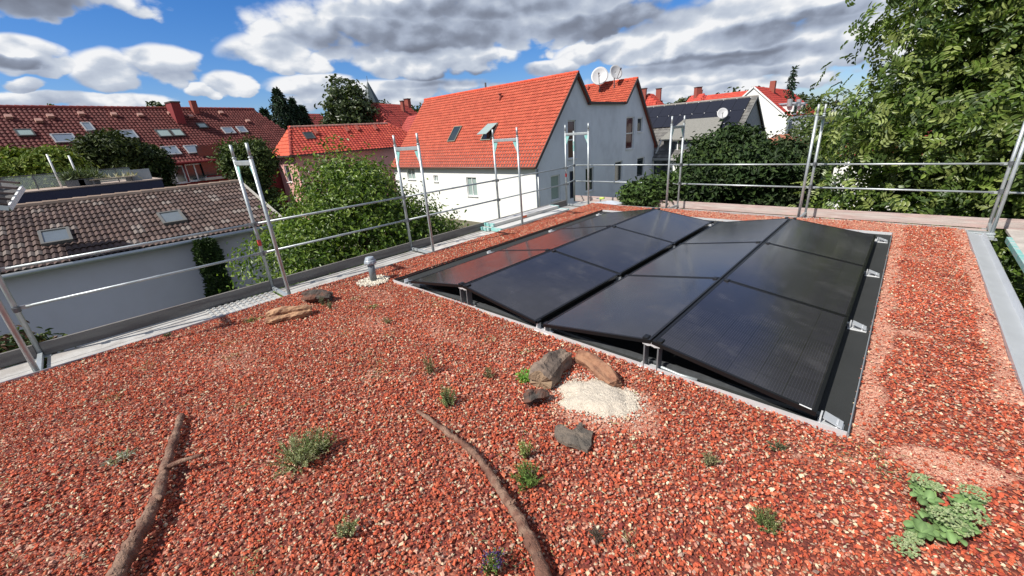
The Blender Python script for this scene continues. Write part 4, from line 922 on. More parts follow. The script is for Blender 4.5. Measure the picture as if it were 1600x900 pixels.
yew(1235, 222, 18.0, 42, 'dull green bush below the brown garden roof at the walnut tree edge', ((.05, .075, .03), (.07, .10, .04), (.035, .06, .02)), n=180)
for i, (px_, py_) in enumerate(((1000, 288), (1022, 284), (1044, 278))):
    yew(px_, py_, 11.5, 15, ('leftmost', 'middle', 'rightmost')[i] + ' of three low hedge conifers before the grey gable', ((.045, .085, .018), (.07, .12, .025), (.03, .055, .014)), n=60, grp='low hedge conifers', nm='hedge_conifer', L=.12)
# left side greenery
yew(48, 231, 31, 66, 'round yellow green bush at the left picture edge', YG, n=240, grp='garden trees before the long red roof', nm='round_tree', L=.22)
yew(158, 207, 34, 48, 'taller left dark olive cypress clump before the long red roof', ((.04, .06, .012), (.065, .085, .018), (.025, .04, .01)), n=260, grp='garden trees before the long red roof', nm='dark_conifer', L=.24)
yew(213, 226, 34, 36, 'broader right dark olive cypress clump beside the red wall', ((.03, .05, .012), (.05, .075, .018), (.02, .035, .01)), n=240, grp='garden trees before the long red roof', nm='dark_conifer', L=.24)
yew(376, 218, 30, 38, 'mottled green tree between the red building and the tall spruces', ((.06, .09, .02), (.10, .14, .035), (.035, .06, .018)), n=200, grp='garden trees before the long red roof', nm='round_tree', L=.2)
yew(10, 540, 9.0, 40, 'dark hedge plant low behind the scaffold at the left edge', ((.03, .06, .015), (.09, .12, .03), (.10, .05, .03)), n=50, grp='garden trees before the long red roof', nm='round_tree', L=.1)
def spruce(px_, py_, d_, R_, label, grp='tall spruces left of the broad oak', cols=((.012, .03, .016), (.02, .045, .022), (.03, .06, .028)), n=5200, nm='spruce', L=.62, bot=GZ, gaps=.32):
    c = atd(px_, py_, d_); H_ = c[2] - bot; r = empty(nm, (c[0], c[1], bot), label=label, cat='conifer', group=grp)
    t = rng.uniform(0, 1, n) ** .8; lay = np.floor(t * 16) + rng.normal(0, .12, n); az_ = rng.uniform(0, 6.28, n)
    Rr = R_ * 1.0 * (1 - t) ** .72 * (1 - gaps * ((t * 14) % 1)) * (1 + .22 * np.sin(az_ * 3 + lay * 2.3)); q = np.sqrt(rng.uniform(.1, 1, n))
    P_ = np.c_[np.cos(az_) * Rr * q, np.sin(az_) * Rr * q, t * H_ - q * Rr * .18]; O_ = np.c_[np.cos(az_), np.sin(az_), np.full(n, .2)]
    leafmesh('crown', P_, O_, L * .8, L * .22, cols, m_needle, r, .35, 0, .3)
    MB().tube([(0, 0, 0), (0, 0, H_ * .97)], [.2, .02], 8).build('trunk', m_bark, r)
spruce(432, 140, 54, 4.6, 'tallest spruce with pointed tip left of the oak'); spruce(456, 157, 55, 3.4, 'second spruce, slimmer, right of the tallest one'); spruce(471, 168, 56, 3.2, 'third and lower spruce nearest the oak'); spruce(412, 172, 55, 3.6, 'ragged lower spruce beside the long red roof')
spruce(1241, 107, 70, 2.6, 'lone ragged pine on the skyline above the white house', 'skyline conifers', L=.8, n=420, gaps=.75, nm='pine_tree')
def far(px_, py_, d_, w_, h_, label, cols=((.035, .055, .016), (.05, .075, .022), (.07, .095, .03)), n=110, L=.55, grp='skyline trees'):
    c = atd(px_, py_, d_); return tree('distant_tree', label, 'tree', (c[0], c[1], GZ), [(c[0], c[1], c[2] - h_, w_, w_, h_), (c[0] + w_ * .5, c[1], c[2] - h_ * 1.3, w_ * .8, w_ * .8, h_ * .8), (c[0] - w_ * .5, c[1], c[2] - h_ * 1.35, w_ * .8, w_ * .8, h_ * .8)], n, 30, w_ * .16, L, L * .6, cols, trunk=.3, group=grp, limbs=6)
far(534, 123, 60, 3.0, 4.2, 'big round oak beside the church spire', n=330, L=.5)
far(245, 160, 75, 1.6, 1.6, 'small round treetop peeping over the long red roof', n=40); far(86, 166, 75, 1.2, 1.0, 'tiny dark treetop over the left end of the long red roof', n=30)
far(655, 160, 85, 2.8, 2.4, 'green treetop between the church house and the big red roof', n=60); far(597, 158, 88, 2, 1.5, 'small treetop right beside the spire', n=40)
far(1078, 148, 110, 3.0, 2.6, 'dark treetop left of the far red turret house', n=60, L=.8); far(1120, 148, 110, 3.2, 2.4, 'dark treetop right of the far red turret house', n=60, L=.8)
far(1160, 136, 100, 3.6, 3.0, 'dark treetop left of the white house gable', n=70, L=.8); far(1052, 158, 130, 3.5, 2.2, 'pale treetop left on the horizon above the solar roof', n=60, L=.9)
far(1262, 146, 95, 3.0, 3.0, 'green treetop right of the chimney roof', n=70, L=.7); far(1300, 150, 48, 3.0, 4.5, 'olive green tree between white house and walnut', ((.08, .11, .03), (.11, .14, .04), (.06, .08, .02)), n=260, L=.34)
far(1280, 178, 34, 2.6, 3.0, 'light green shrubs tree in front of the dormered house', ((.08, .12, .03), (.11, .15, .04), (.05, .08, .02)), n=220, L=.25)
far(1215, 216, 30, 2.0, 1.4, 'grey green shrub at the foot of the white gable', ((.06, .09, .035), (.09, .12, .05)), n=120, L=.22)
far(1400, 146, 120, 8, 4, 'long far treetop behind the walnut', n=120, L=1.0); far(1520, 140, 120, 8, 4, 'far treetop behind the walnut, right', n=120, L=1.0)
# ivy column on the shed wall
c = onx(334, 420, -11.45)
cy_ = empty('climbing_evergreen', (-11.5, c[1], GZ), label='dark evergreen climbing the pale shed wall as a narrow column', cat='plant')
n = 9000; t = rng.uniform(0, 1, n); ww = .28 + .12 * (1 - t) + .05 * np.sin(t * 17); P_ = np.c_[rng.uniform(-.3, .25, n) * np.minimum(1, (1.1 - t) * 2.5), rng.uniform(-1, 1, n) * ww, t * 3.55]
O_ = np.c_[np.ones(n), rng.normal(0, .4, n), np.full(n, .3)]; leafmesh('foliage', P_, O_, .13, .05, ((.03, .06, .012), (.05, .085, .018), (.018, .036, .01)), m_needle, cy_, -.6)
MB().tube([(-.25, 0, 0), (-.25, .03, 3.3)], [.06, .02], 7).build('stem', m_bark, cy_)

# ------------------------------------------------------------------ brown tiled shed on the left
X_E, Z_E, X_R, Z_R = -12.0, -.50, -16.0, .76
sh = empty('tiled_shed', (-14, -4, GZ), label='long low shed with brown pantile roof and pale wall left of the roof', cat='building'); so_ = Vector((-14, -4, GZ))
def L3(p, root): return np.array(p, float) - np.array(root.location)
ye, yw = 2.25, -14.
vv = np.array([X_R - X_E, 0, Z_R - Z_E]); sl = np.linalg.norm(vv); vv /= sl; nt_ = 12; th_ = sl / nt_
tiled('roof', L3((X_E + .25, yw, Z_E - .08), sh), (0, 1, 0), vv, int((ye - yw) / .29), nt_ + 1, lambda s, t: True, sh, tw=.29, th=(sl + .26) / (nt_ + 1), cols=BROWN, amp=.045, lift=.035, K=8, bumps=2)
ridge_caps(L3((X_R, yw, Z_R + .03), sh), L3((X_R, ye, Z_R + .03), sh), .12, sh, (.30, .22, .17))
b = MB(); b.poly([L3((X_E + .2, yw, Z_E - .12), sh), L3((X_E + .2, ye - .02, Z_E - .12), sh), L3((X_R, ye - .02, Z_R - .05), sh), L3((X_R, yw, Z_R - .05), sh)]); b.poly([L3((X_R, yw, Z_R - .02), sh), L3((X_R, ye, Z_R - .02), sh), L3((X_R - 4, ye, Z_E), sh), L3((X_R - 4, yw, Z_E), sh)]); b.build('roof_underlay', m_trim, sh)
holed_wall('wall', L3((X_E, yw, GZ), sh), (0, 1, 0), (0, 0, 1), (1, 0, 0), [(0, 0), (ye - .35 - yw, 0), (ye - .35 - yw, Z_E - GZ - .1), (0, Z_E - GZ - .1)], [(8.3, 0.02, 9.25, 2.05)], m_lavender, sh)
window(L3((X_E, yw, GZ), sh), (0, 1, 0), (0, 0, 1), (1, 0, 0), (8.3, .02, 9.25, 2.05), sh, glass=mat('brown door leaf', (.10, .035, .03), .6), name='door', sill=False)
b = MB(); g0 = L3((0, ye - .35, 0), sh); b.poly([L3((X_E, ye - .35, GZ), sh), L3((X_R - 4, ye - .35, GZ), sh), L3((X_R - 4, ye - .35, Z_E), sh), L3((X_R, ye - .35, Z_R), sh), L3((X_E, ye - .35, Z_E - .1), sh)]); b.build('gable_wall', m_cream, sh)
b = MB(); b.bar(L3((X_E + .25, ye + .02, Z_E - .02), sh), L3((X_R, ye + .02, Z_R + .03), sh), .05, .16); b.build('verge_board', mat('weathered verge', (.40, .38, .34), .8, var=.2), sh)
b = MB(); b.tube([L3((X_E + .30, yw, Z_E - .13), sh), L3((X_E + .30, ye - .05, Z_E - .13), sh)], .07, 10); b.build('gutter', m_zinc, sh, smooth=True)
b = MB(); b.box(*[v for v in (X_E + .001 + 14, X_E + .02 + 14)], 2.02 - (-4) - 0.9 - .0, 2.02 + 4 - .2, 0, Z_E - GZ - .12); b.build('side_wall_strip', m_cream, sh)
nR = np.cross((0, 1, 0), vv); nR = nR if nR[2] > 0 else -nR
for (px_, py_, w1, h1) in ((89, 373, .66, .95), (270, 343, .66, .95)):
    P0 = np.array((X_E, 0, Z_E)); dr = ray(px_, py_); t = nR @ (P0 - CP) / (nR @ dr); q = CP + dr * t
    skylight(L3(q, sh), (0, 1, 0), vv, nR, w1, h1, sh, fm=mat('zinc flashing', (.16, .155, .14), .5, .3), gm=mat('dusty skylight glass', (.11, .13, .145), .15, spec=.9, var=.3))
# dark hipped porch roof at the far left
pr_ = empty('porch_roof', (-13, -7, -.5), label='black tiled hip roof corner with white verge at the left edge', cat='roof')
a0 = onx(33, 292, -12.2); a1 = onx(14, 325, -11.5); a2 = onx(-60, 285, -13.4); a3 = onx(-60, 330, -11.3)
Lp = lambda p: np.array(p) - np.array([-13, -7, -.5])
b = MB(); b.prism([Lp(onx(-160, 300, -11.6)), Lp(a1), Lp(a0), Lp(onx(0, 282, -13)), Lp(onx(-160, 262, -13.4))], (0, 0, -1), .08)
b.build('roof_tiles', mat('black roof tile', (.028, .026, .028), .6, var=.35, vs=4, bump=.5, bs=9), pr_)
b = MB(); b.bar(Lp(a1) + [0, 0, -.02], Lp(a0) + [0, .03, -.02], .05, .12); b.bar(Lp(onx(-160, 318, -11.55)), Lp(a1), .05, .12); b.build('verge_board', m_frame, pr_)
b = MB(); b.box(-1.2, 1.1, -6, .9, -3.7, -.12); b.build('wall', m_cream, pr_)
for k in range(5):
    pa = Lp(onx(-100, 318 - k * 10, -11.6 - .35 * k)); pb = Lp(onx(14 + k * 4.5, 323 - k * 8.5, -11.5 - .16 * k)); b = MB(); b.bar(pa + [0, 0, .05], pb + [0, 0, .05], .06, .05); b.build('tile_course', m_trim, pr_)

# navy flat roofed terrace building
nb_ = empty('terrace_building', (-22, 0, GZ), label='flat roofed building with navy fascia and roof terrace behind the shed', cat='building')
xw = -22.; q0 = onx(20, 303, xw); q1 = onx(252, 281, xw); zt = (q0[2] + q1[2]) / 2; y_a, y_b = q0[1] - .5, q1[1]
Ln = lambda p: np.array(p) - np.array([-22, 0, GZ])
b = MB(); b.box(-8, 0, y_a, y_b, 0, zt - GZ - .9); b.build('wall', m_cream, nb_)
b = MB(); b.box(-8, .02, y_a - .02, y_b + .02, zt - GZ - .9, zt - GZ); b.build('fascia', m_navy, nb_)
b = MB(); b.box(-8, .06, y_a - .06, y_b + .06, zt - GZ + .0, zt - GZ + .05); b.build('roof_edge', mat('terrace slab', (.38, .30, .25), .8, var=.2), nb_)
m_railglass = mat('railing glass', (.10, .14, .13), .08, spec=.8)
yy0 = y_a + .3; tr_ = empty('glass_railing', (xw - 1.2, yy0, zt + .05), label='dark glass railing along the roof terrace', cat='railing'); LR = (onx(205, 270, xw - 1.2)[1] - yy0)
b = MB(); k = 0
while k < LR: b.box(-.02, .02, k, k + .04, 0, .62); k += .9
b.box(-.02, .02, 0, LR, .60, .635); b.build('post', m_clamp, tr_); 
m_gl = bpy.data.materials.new('clear railing glass'); m_gl.use_nodes = True; bb = m_gl.node_tree.nodes['Principled BSDF']; bb.inputs['Base Color'].default_value = (.55, .65, .62, 1); bb.inputs['Alpha'].default_value = .30; bb.inputs['Roughness'].default_value = .05
MB().box(-.008, .008, .04, LR, .06, .58).build('pane', m_gl, tr_)
o = MB().box(0, .05, 0, 1.0, 0, .5).build('wind_screen', mat('slatted grey screen', (.30, .34, .36), .5, var=.2, vs=6, stretch=(1, 8, .5))); o.location = (xw - .9, onx(198, 285, xw - .9)[1], zt + .05); tag(o, 'pale grey slatted screen at the right end of the terrace', 'screen')
for i, (pt, pb) in enumerate((((72, 241), (98, 296)), ((107, 243), (118, 268)))):
    q = onx(*pb, xw - .6 - i); t_ = onx(*pt, xw - .6 - i)[2]; o = MB().tube([(0, 0, 0), (0, 0, t_ - zt - .05)], .035, 8).build('awning_pole', m_frame, smooth=True); o.location = (q[0], q[1], zt + .05)
    tag(o, ('taller left' if i == 0 else 'shorter right') + ' white pole standing on the roof terrace', 'pole', 'white poles on the terrace')
for i, (px_, wy, hz_, lb) in enumerate(((118, .6, .28, 'left dark planter box on the terrace'), (140, .7, .30, 'right dark planter box on the terrace'))):
    q = onx(px_, 285, xw - .7); r = empty('planter', (q[0], q[1], zt + .05), label=lb, cat='planter', group='planters on the terrace'); MB().box(-.2, .2, -wy / 2, wy / 2, 0, hz_).build('box', m_clamp, r, bevel=.01)
    def fn(i): return np.array([rng.uniform(-.25, .25), rng.uniform(-wy / 2, wy / 2), hz_ + rng.uniform(0, .1)]), rng.normal(0, 1, 3) + [0, 0, 1.5], rng.uniform(.2, .5), .06, np.array([.10, .13, .06]) * rng.uniform(.6, 1.6)
    blades(220, fn, m_plant, 'plant', r)
q = onx(178, 283, xw - .5); r = empty('garden_furniture', (q[0], q[1], zt + .05), label='pale low table with dried plants on the terrace', cat='furniture')
MB().box(-.3, .3, -.8, .8, .20, .24).build('table_top', mat('light wood', (.40, .34, .25), .7), r); b = MB()
for sx in (-.25, .25):
    for sy in (-.7, .7): b.box(sx - .03, sx + .03, sy - .03, sy + .03, 0, .20)
b.build('leg', m_clamp, r)
def fn(i): return np.array([rng.uniform(-.2, .2), rng.uniform(-.7, .9), .24]), rng.normal(0, 1, 3) + [0, 0, .8], rng.uniform(.10, .25), .05, np.array([.40, .38, .26]) * rng.uniform(.6, 1.2)
blades(90, fn, m_plant, 'dried_plant', r)['kind'] = 'stuff'

m_skyglass = mat('sky lit glass', (.17, .21, .26), .12, spec=.9)
m_greyframe = mat('grey window frame', (.34, .34, .35), .5)
# ------------------------------------------------------------------ long dark red roof far left
def obj_at(o): return np.array(o.location)
az_ = math.radians(101.5); uu = np.array([math.cos(az_), math.sin(az_), 0]); out_n = np.array([uu[1], -uu[0], 0])   # towards us
Pr = atd(300, 170, 45.); lr = empty('apartment_row', (Pr[0], Pr[1], GZ), label='long apartment row with dark red tiled roof at the far left', cat='building')
slp = math.radians(42); hR = Pr[2] - 1.60; run = hR / math.tan(slp); vv2 = (-out_n) * math.cos(slp) + np.array([0, 0, 1]) * math.sin(slp); nn2 = out_n * math.sin(slp) + np.array([0, 0, 1]) * math.cos(slp)
s0, s1 = -20., 5.0; slen = hR / math.sin(slp)
PE = np.array([Pr[0], Pr[1], 1.60]) + out_n * run; Lr = lambda p: np.array(p) - obj_at(lr)
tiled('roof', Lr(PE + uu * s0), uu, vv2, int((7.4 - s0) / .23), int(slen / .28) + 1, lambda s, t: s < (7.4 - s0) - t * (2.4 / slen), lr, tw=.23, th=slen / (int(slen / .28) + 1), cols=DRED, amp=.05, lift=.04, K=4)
ridge_caps(Lr(Pr + uu * s0), Lr(Pr + uu * s1), .15, lr, (.26, .06, .05)); 
b = MB(); e1 = PE + uu * 7.4; e2 = e1 - out_n * 2 * run; b.poly([Lr(Pr + uu * s1), Lr(e1), Lr(e2)]); b.poly([Lr(Pr + uu * s0), Lr(Pr + uu * s1), Lr(e2), Lr(e2 - uu * 27.4)]); b.poly([Lr(Pr + uu * s0 - [0, 0, .1]), Lr(PE + uu * s0 - [0, 0, .1]), Lr(PE + uu * 7.4 - [0, 0, .1]), Lr(Pr + uu * s1 - [0, 0, .1])]); b.build('roof_hip', mat('red hip', (.24, .04, .03), .7, var=.2), lr)
OW = PE - out_n * .35 + np.array([0, 0, GZ - 1.60]); HW = 1.55 - GZ
holes = []
wins = [(275, 273), (307, 269)]
def onplane(px_, py_, P0, nrm): dr = ray(px_, py_); return CP + dr * (nrm @ (np.array(P0) - CP) / (nrm @ dr))
for (px_, py_) in wins:
    q = onplane(px_, py_, OW, out_n) - OW; s_, z_ = q @ uu, q[2]; holes.append((s_ - .62, z_ - .62, s_ + .62, z_ + .62))
for s_ in (-8.5, -11, -13.5): holes.append((s_ - .6, holes[0][1], s_ + .6, holes[0][3]))
holed_wall('wall', Lr(OW), uu, (0, 0, 1), out_n, [(s0, 0), (7.0, 0), (7.0, HW), (s0, HW)], holes, m_redwall, lr)
for h_ in holes: window(Lr(OW), uu, (0, 0, 1), out_n, h_, lr, bars=2 if h_[0] > -7 else 0, fw=.08)
b = MB(); b.tube([Lr(PE + uu * s0 + out_n * .08 - [0, 0, .04]), Lr(PE + uu * 7.4 + out_n * .08 - [0, 0, .04])], .08, 8); b.build('gutter', m_redwall, lr)
pm = Lr(onplane(287, 200, PE, nn2)); b = MB()
q = onplane(293, 198, PE, nn2); qq = onplane(281, 168, PE, nn2)
c_ = onplane(286, 196, PE, nn2); b.obox(Lr(c_ - out_n * .55 + [0, 0, .5]), uu, out_n, (0, 0, 1), .30, .5, 1.15); ch = b.build('chimney', m_redwall, lr)
MB().obox(Lr(c_ - out_n * .55 + [0, 0, 1.70]), uu, out_n, (0, 0, 1), .34, .54, .05).build('chimney_cap', m_trim, ch)
q = onplane(306, 176, PE, nn2); MB().obox(Lr(q + [0, 0, .3]), uu, out_n, (0, 0, 1), .2, .2, .6).build('vent_stack', m_brick, lr)
for (px_, py_, w1, h1, bright) in ((39.5, 209.5, .9, .75, 0), (101, 218, 1.25, .95, 1), (138, 200, .6, 1.0, 1), (199, 212, 1.2, 1., 1), (256, 210, 1.0, .95, 0), (277, 209, .9, .95, 0), (267.5, 237, 1.15, 1.05, 1), (301, 235, 1.05, 1.0, 1), (316, 198, .8, .7, 0), (357, 205.5, 1.0, .9, 1), (378, 204, .8, .9, 1)):
    skylight(Lr(onplane(px_, py_, PE, nn2)), uu, vv2, nn2, w1 * .85, h1 * .85, lr, fm=m_greyframe if bright else m_dframe, gm=m_skyglass if bright else m_curtain, proud=.1)
for (px_, py_) in ((14, 185), (61, 191), (79, 184), (127, 180), (178, 181), (219, 182), (266, 179), (298, 184), (387, 191), (345, 178)):
    q = onplane(px_, py_, PE, nn2); MB().obox(Lr(q + nn2 * .1), uu, vv2, nn2, .16, .12, .12).build('roof_vent', mat('pale roof vent', (.45, .25, .2), .7), lr)
q = onplane(337, 250, OW, out_n); b = MB(); b.obox(Lr(q + out_n * .4 - [0, 0, 1.3]), uu, out_n, (0, 0, 1), 1.5, .5, .08); b.build('balcony', m_cream, lr); MB().obox(Lr(q + out_n * .02), uu, out_n, (0, 0, 1), 1.1, .03, 1.1).build('balcony_door', m_glass, lr)

# ------------------------------------------------------------------ pink house in the middle
yp = 10.; A_ = ony(455, 244, yp); B_ = ony(421, 244, yp); ze = 1.47; xm = (A_[0] + B_[0]) / 2; AP = onx(452, 199.5, xm); RR = onx(605, 193, xm); zr = (AP[2] + RR[2]) / 2
ph = empty('pink_house', (xm, 15, GZ), label='pink rendered house with long red hipped roof behind the leafy tree', cat='house'); Lh = lambda p: np.array(p, float) - np.array([xm, 15, GZ])
hx = A_[0] - xm; v3 = np.array([-hx, 0, zr - ze]); s3 = np.linalg.norm(v3); v3 /= s3; yend = 23.8; ins = AP[1] - yp; ie = yend - RR[1]
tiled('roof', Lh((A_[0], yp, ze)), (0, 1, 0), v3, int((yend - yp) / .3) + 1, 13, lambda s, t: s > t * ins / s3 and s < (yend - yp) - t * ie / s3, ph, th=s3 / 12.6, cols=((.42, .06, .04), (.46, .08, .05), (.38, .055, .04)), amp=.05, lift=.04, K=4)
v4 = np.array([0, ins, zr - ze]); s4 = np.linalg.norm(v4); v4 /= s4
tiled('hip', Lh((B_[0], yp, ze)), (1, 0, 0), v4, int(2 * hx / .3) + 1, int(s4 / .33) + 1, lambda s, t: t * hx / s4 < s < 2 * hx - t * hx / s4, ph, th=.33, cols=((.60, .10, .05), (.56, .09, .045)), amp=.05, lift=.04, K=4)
ridge_caps(Lh((xm, AP[1], zr)), Lh((xm, RR[1], zr)), .13, ph, (.40, .22, .18)); ridge_caps(Lh((A_[0], yp, ze)), Lh((xm, AP[1], zr)), .13, ph, (.30, .05, .04)); ridge_caps(Lh((A_[0], yend, ze)), Lh((xm, RR[1], zr)), .13, ph, (.5, .09, .06))
b = MB(); b.poly([Lh((A_[0], yp, ze - .05)), Lh((A_[0], yend, ze - .05)), Lh((xm, RR[1], zr - .05)), Lh((xm, AP[1], zr - .05))]); b.poly([Lh((B_[0], yp, ze - .05)), Lh((A_[0], yp, ze - .05)), Lh((xm, AP[1], zr - .05))]); b.poly([Lh((B_[0], yp, ze)), Lh((xm, AP[1], zr)), Lh((xm, RR[1], zr)), Lh((B_[0], yend, ze))]); b.poly([Lh((B_[0], yend, ze - .05)), Lh((A_[0], yend, ze - .05)), Lh((xm, RR[1], zr - .05))]); b.build('roof_underlay', m_trim, ph)
hw_ = [(1.2, 3.5, 2.3, 4.9), (3.6, 3.5, 4.4, 4.9)]
holed_wall('wall', Lh((B_[0] + .4, yp + .4, GZ)), (1, 0, 0), (0, 0, 1), (0, -1, 0), [(0, 0), (2 * hx - .8, 0), (2 * hx - .8, ze - GZ), (0, ze - GZ)], hw_[:1], m_pink, ph); window(Lh((B_[0] + .4, yp + .4, GZ)), (1, 0, 0), (0, 0, 1), (0, -1, 0), hw_[0], ph)
hw2 = [(2, 3.4, 3.1, 4.8), (5, 3.4, 6.1, 4.8), (9, 3.4, 10.1, 4.8)]
holed_wall('wall', Lh((A_[0] - .4, yp + .4, GZ)), (0, 1, 0), (0, 0, 1), (1, 0, 0), [(0, 0), (yend - yp - .8, 0), (yend - yp - .8, ze - GZ), (0, ze - GZ)], hw2, m_pink, ph)
for h_ in hw2: window(Lh((A_[0] - .4, yp + .4, GZ)), (0, 1, 0), (0, 0, 1), (1, 0, 0), h_, ph)
b = MB(); b.bar(Lh((A_[0] + .08, yp - .05, ze - .03)), Lh((A_[0] + .08, yend, ze - .03)), .14, .12); b.bar(Lh((B_[0], yp - .08, ze - .03)), Lh((A_[0], yp - .08, ze - .03)), .14, .12); b.build('gutter', m_trim, ph)
n3 = np.cross((0, 1, 0), v3); n3 = n3 if n3[2] > 0 else -n3; PA = np.array((A_[0], yp, ze))
skylight(Lh(onplane(483, 213, PA, n3)), (0, 1, 0), v3, n3, .8, .8, ph)
for (px_, py_) in ((493, 208), (542, 204), (558, 202), (586, 201)): MB().obox(Lh(onplane(px_, py_, PA, n3) + n3 * .12), (0, 1, 0), v3, n3, .12, .3, .1).build('roof_vent', m_brick, ph)

# church house and spire
ch = empty('church', (*atd(587, 200, 95)[:2], GZ), label='distant church with slender dark pointed spire behind the oak', cat='church'); c = atd(587, 126, 95); zb = atd(587, 161, 95)[2]; Hs = c[2] - GZ; wd = 1.55
b = MB(); b.box(-wd, wd, -wd, wd, 0, zb - GZ); b.build('tower', m_brick, ch)
n_ = 8; b = MB(); ring = [(wd * 1.15 * math.cos(k * math.pi / 4), wd * 1.15 * math.sin(k * math.pi / 4), zb - GZ) for k in range(n_)]; b.add(ring + [(0, 0, Hs)], [(k, (k + 1) % n_, n_) for k in range(n_)]); b.build('spire', m_spire, ch); MB().tube([(0, 0, Hs - .1), (0, 0, Hs + .9)], .05, 6).build('finial', m_clamp, ch)
def gable_house(name, label, roots, cx, cy, ax, half_w, half_l, ze_, zr_, wallm, cols, hip=0.0, chim=(), group=None, tw=.35):
    """plain house turned by ax: ridge along its local y"""
    r = empty(name, (cx, cy, GZ), (0, 0, ax), label, 'house', group); he, hr = ze_ - GZ, zr_ - GZ
    w_, l_ = half_w, half_l
    b = MB(); b.box(-w_ + .3, w_ - .3, -l_ + .2, l_ - .2, 0, he)
    if hip < .5: 
        for sy in (-1, 1): b.poly([(-w_ + .3, sy * (l_ - .2), he), (w_ - .3, sy * (l_ - .2), he), (0, sy * (l_ - .2), hr - .15)])
    b.build('wall', wallm, r)
    for sx in (1, -1):
        v_ = np.array([-sx * w_, 0, hr - he]); s_ = np.linalg.norm(v_); v_ /= s_
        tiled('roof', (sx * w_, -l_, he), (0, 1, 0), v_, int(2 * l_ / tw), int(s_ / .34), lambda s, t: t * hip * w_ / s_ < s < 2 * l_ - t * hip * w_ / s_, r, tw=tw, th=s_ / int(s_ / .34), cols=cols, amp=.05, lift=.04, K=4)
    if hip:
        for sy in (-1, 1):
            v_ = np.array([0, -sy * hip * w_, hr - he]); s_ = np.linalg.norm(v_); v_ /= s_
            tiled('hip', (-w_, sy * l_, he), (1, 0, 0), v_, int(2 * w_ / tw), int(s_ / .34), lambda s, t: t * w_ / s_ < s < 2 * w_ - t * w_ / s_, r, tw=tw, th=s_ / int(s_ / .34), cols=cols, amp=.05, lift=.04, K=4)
    for (x_, y_, h_, s_) in chim: q = MB().box(x_ - s_, x_ + s_, y_ - s_, y_ + s_, he, hr + h_).build('chimney', m_brick, r); MB().box(x_ - s_ - .06, x_ + s_ + .06, y_ - s_ - .06, y_ + s_ + .06, hr + h_, hr + h_ + .1).build('chimney_cap', m_trim, q)
    return r
q = atd(612, 163, 62); gable_house('hipped_house', 'dark red hipped house between the spire and the big red roof', None, q[0], q[1], math.radians(20), 4.5, 6.2, 2.6, q[2], m_redwall, ((.33, .05, .04), (.28, .045, .035)), hip=.7, chim=((-1, 5, .9, .35), (1.0, 1, .3, .2)))
q = atd(650, 180, 55); gable_house('hipped_house', 'small red gabled wing in front of the dark red hipped house', None, q[0], q[1], math.radians(75), 2.0, 3.2, 2.4, q[2], m_redwall, ((.36, .06, .05), (.30, .05, .04)))
q = atd(372, 180, 60); 
q = atd(1018, 147, 62); gable_house('red_roof_house', 'far house with steep red roof and two chimneys right of the second gable', None, q[0], q[1], math.radians(12), 3.8, 4.0, 1.5, q[2], m_cream, ((.45, .06, .04), (.50, .08, .05)), hip=.75, chim=((-.6, -1.6, .6, .3), (.6, 1.4, .6, .3)))
q = atd(1090, 148, 90); gable_house('red_roof_house', 'tiny far red roofed house with turret above the solar roof', None, q[0], q[1], math.radians(50), 3.4, 4.2, 1.8, q[2], m_cream, ((.50, .08, .05), (.45, .06, .05)), hip=.6, chim=((0, 0, 1.2, .5), (1.5, 2, .8, .4)))
q = atd(1150, 144, 75); gable_house('red_roof_house', 'far red roof just left of the white gable', None, q[0], q[1], math.radians(85), 4., 4.5, 2.2, q[2], m_cream, ((.52, .08, .05), (.47, .07, .05)))
q = atd(485, 178, 70); gable_house('hipped_house', 'dark roof edge peeping out left of the oak', None, q[0], q[1], math.radians(20), 4., 4., 2., q[2], m_redwall, ((.28, .06, .05),), hip=.6)
q = atd(1450, 205, 34); gable_house('white_house', 'white house with red roof glimpsed through the walnut tree', None, q[0], q[1], math.radians(80), 4., 3.2, -.6, q[2], m_white, ((.28, .055, .035), (.24, .05, .035)))
q = atd(1222, 211, 30); gable_house('garden_shed', 'brown tiled garden roof showing above the hedge', None, q[0], q[1], math.radians(78), 1.3, 1.1, q[2] - .7, q[2], m_cream, ((.32, .13, .08), (.28, .11, .07)), hip=.6)

# ------------------------------------------------------------------ white and grey double gable house
XG = -12.36; YC = 17.62; ZE = .0
wh = empty('gabled_house', (-20, 26, GZ), label='large house with bright red tiled roof, white side wall and grey double gable', cat='house'); LW = lambda p: np.array(p, float) - np.array([-20, 26, GZ])
pk1 = onx(899, 115, XG); v1 = onx(918, 160, XG); v2_ = onx(975, 162, XG); pk2 = onx(992, 124, XG); eR = onx(1022, 225, XG); zv = (v1[2] + v2_[2]) / 2
XL = -28.9; out2 = [(YC, GZ), (eR[1], GZ), (eR[1], eR[2]), (pk2[1], pk2[2]), (v2_[1], zv), (v1[1], zv), (pk1[1], pk1[2]), (YC, ZE)]
pr2 = [(x0_ - YC, z0_ - GZ) for x0_, z0_ in out2]
def W1(x0_, y0_, x1_, y1_):
    a = onx(x0_, y0_, XG); c = onx(x1_, y1_, XG); return (a[1] - YC, c[2] - GZ, c[1] - YC, a[2] - GZ)
gw_ = [W1(887, 188, 900.5, 247), W1(860.5, 275, 876, 311), W1(915, 263, 928, 297), W1(979, 183, 989.5, 232), W1(996.5, 184, 1003.5, 206), W1(961, 253, 972, 282), W1(996, 247, 1006, 275)]
dr_ = W1(890, 268, 897.5, 309)
holed_wall('gable_wall', LW((XG, YC, GZ)), (0, 1, 0), (0, 0, 1), (1, 0, 0), pr2, gw_ + [dr_], m_grey, wh)
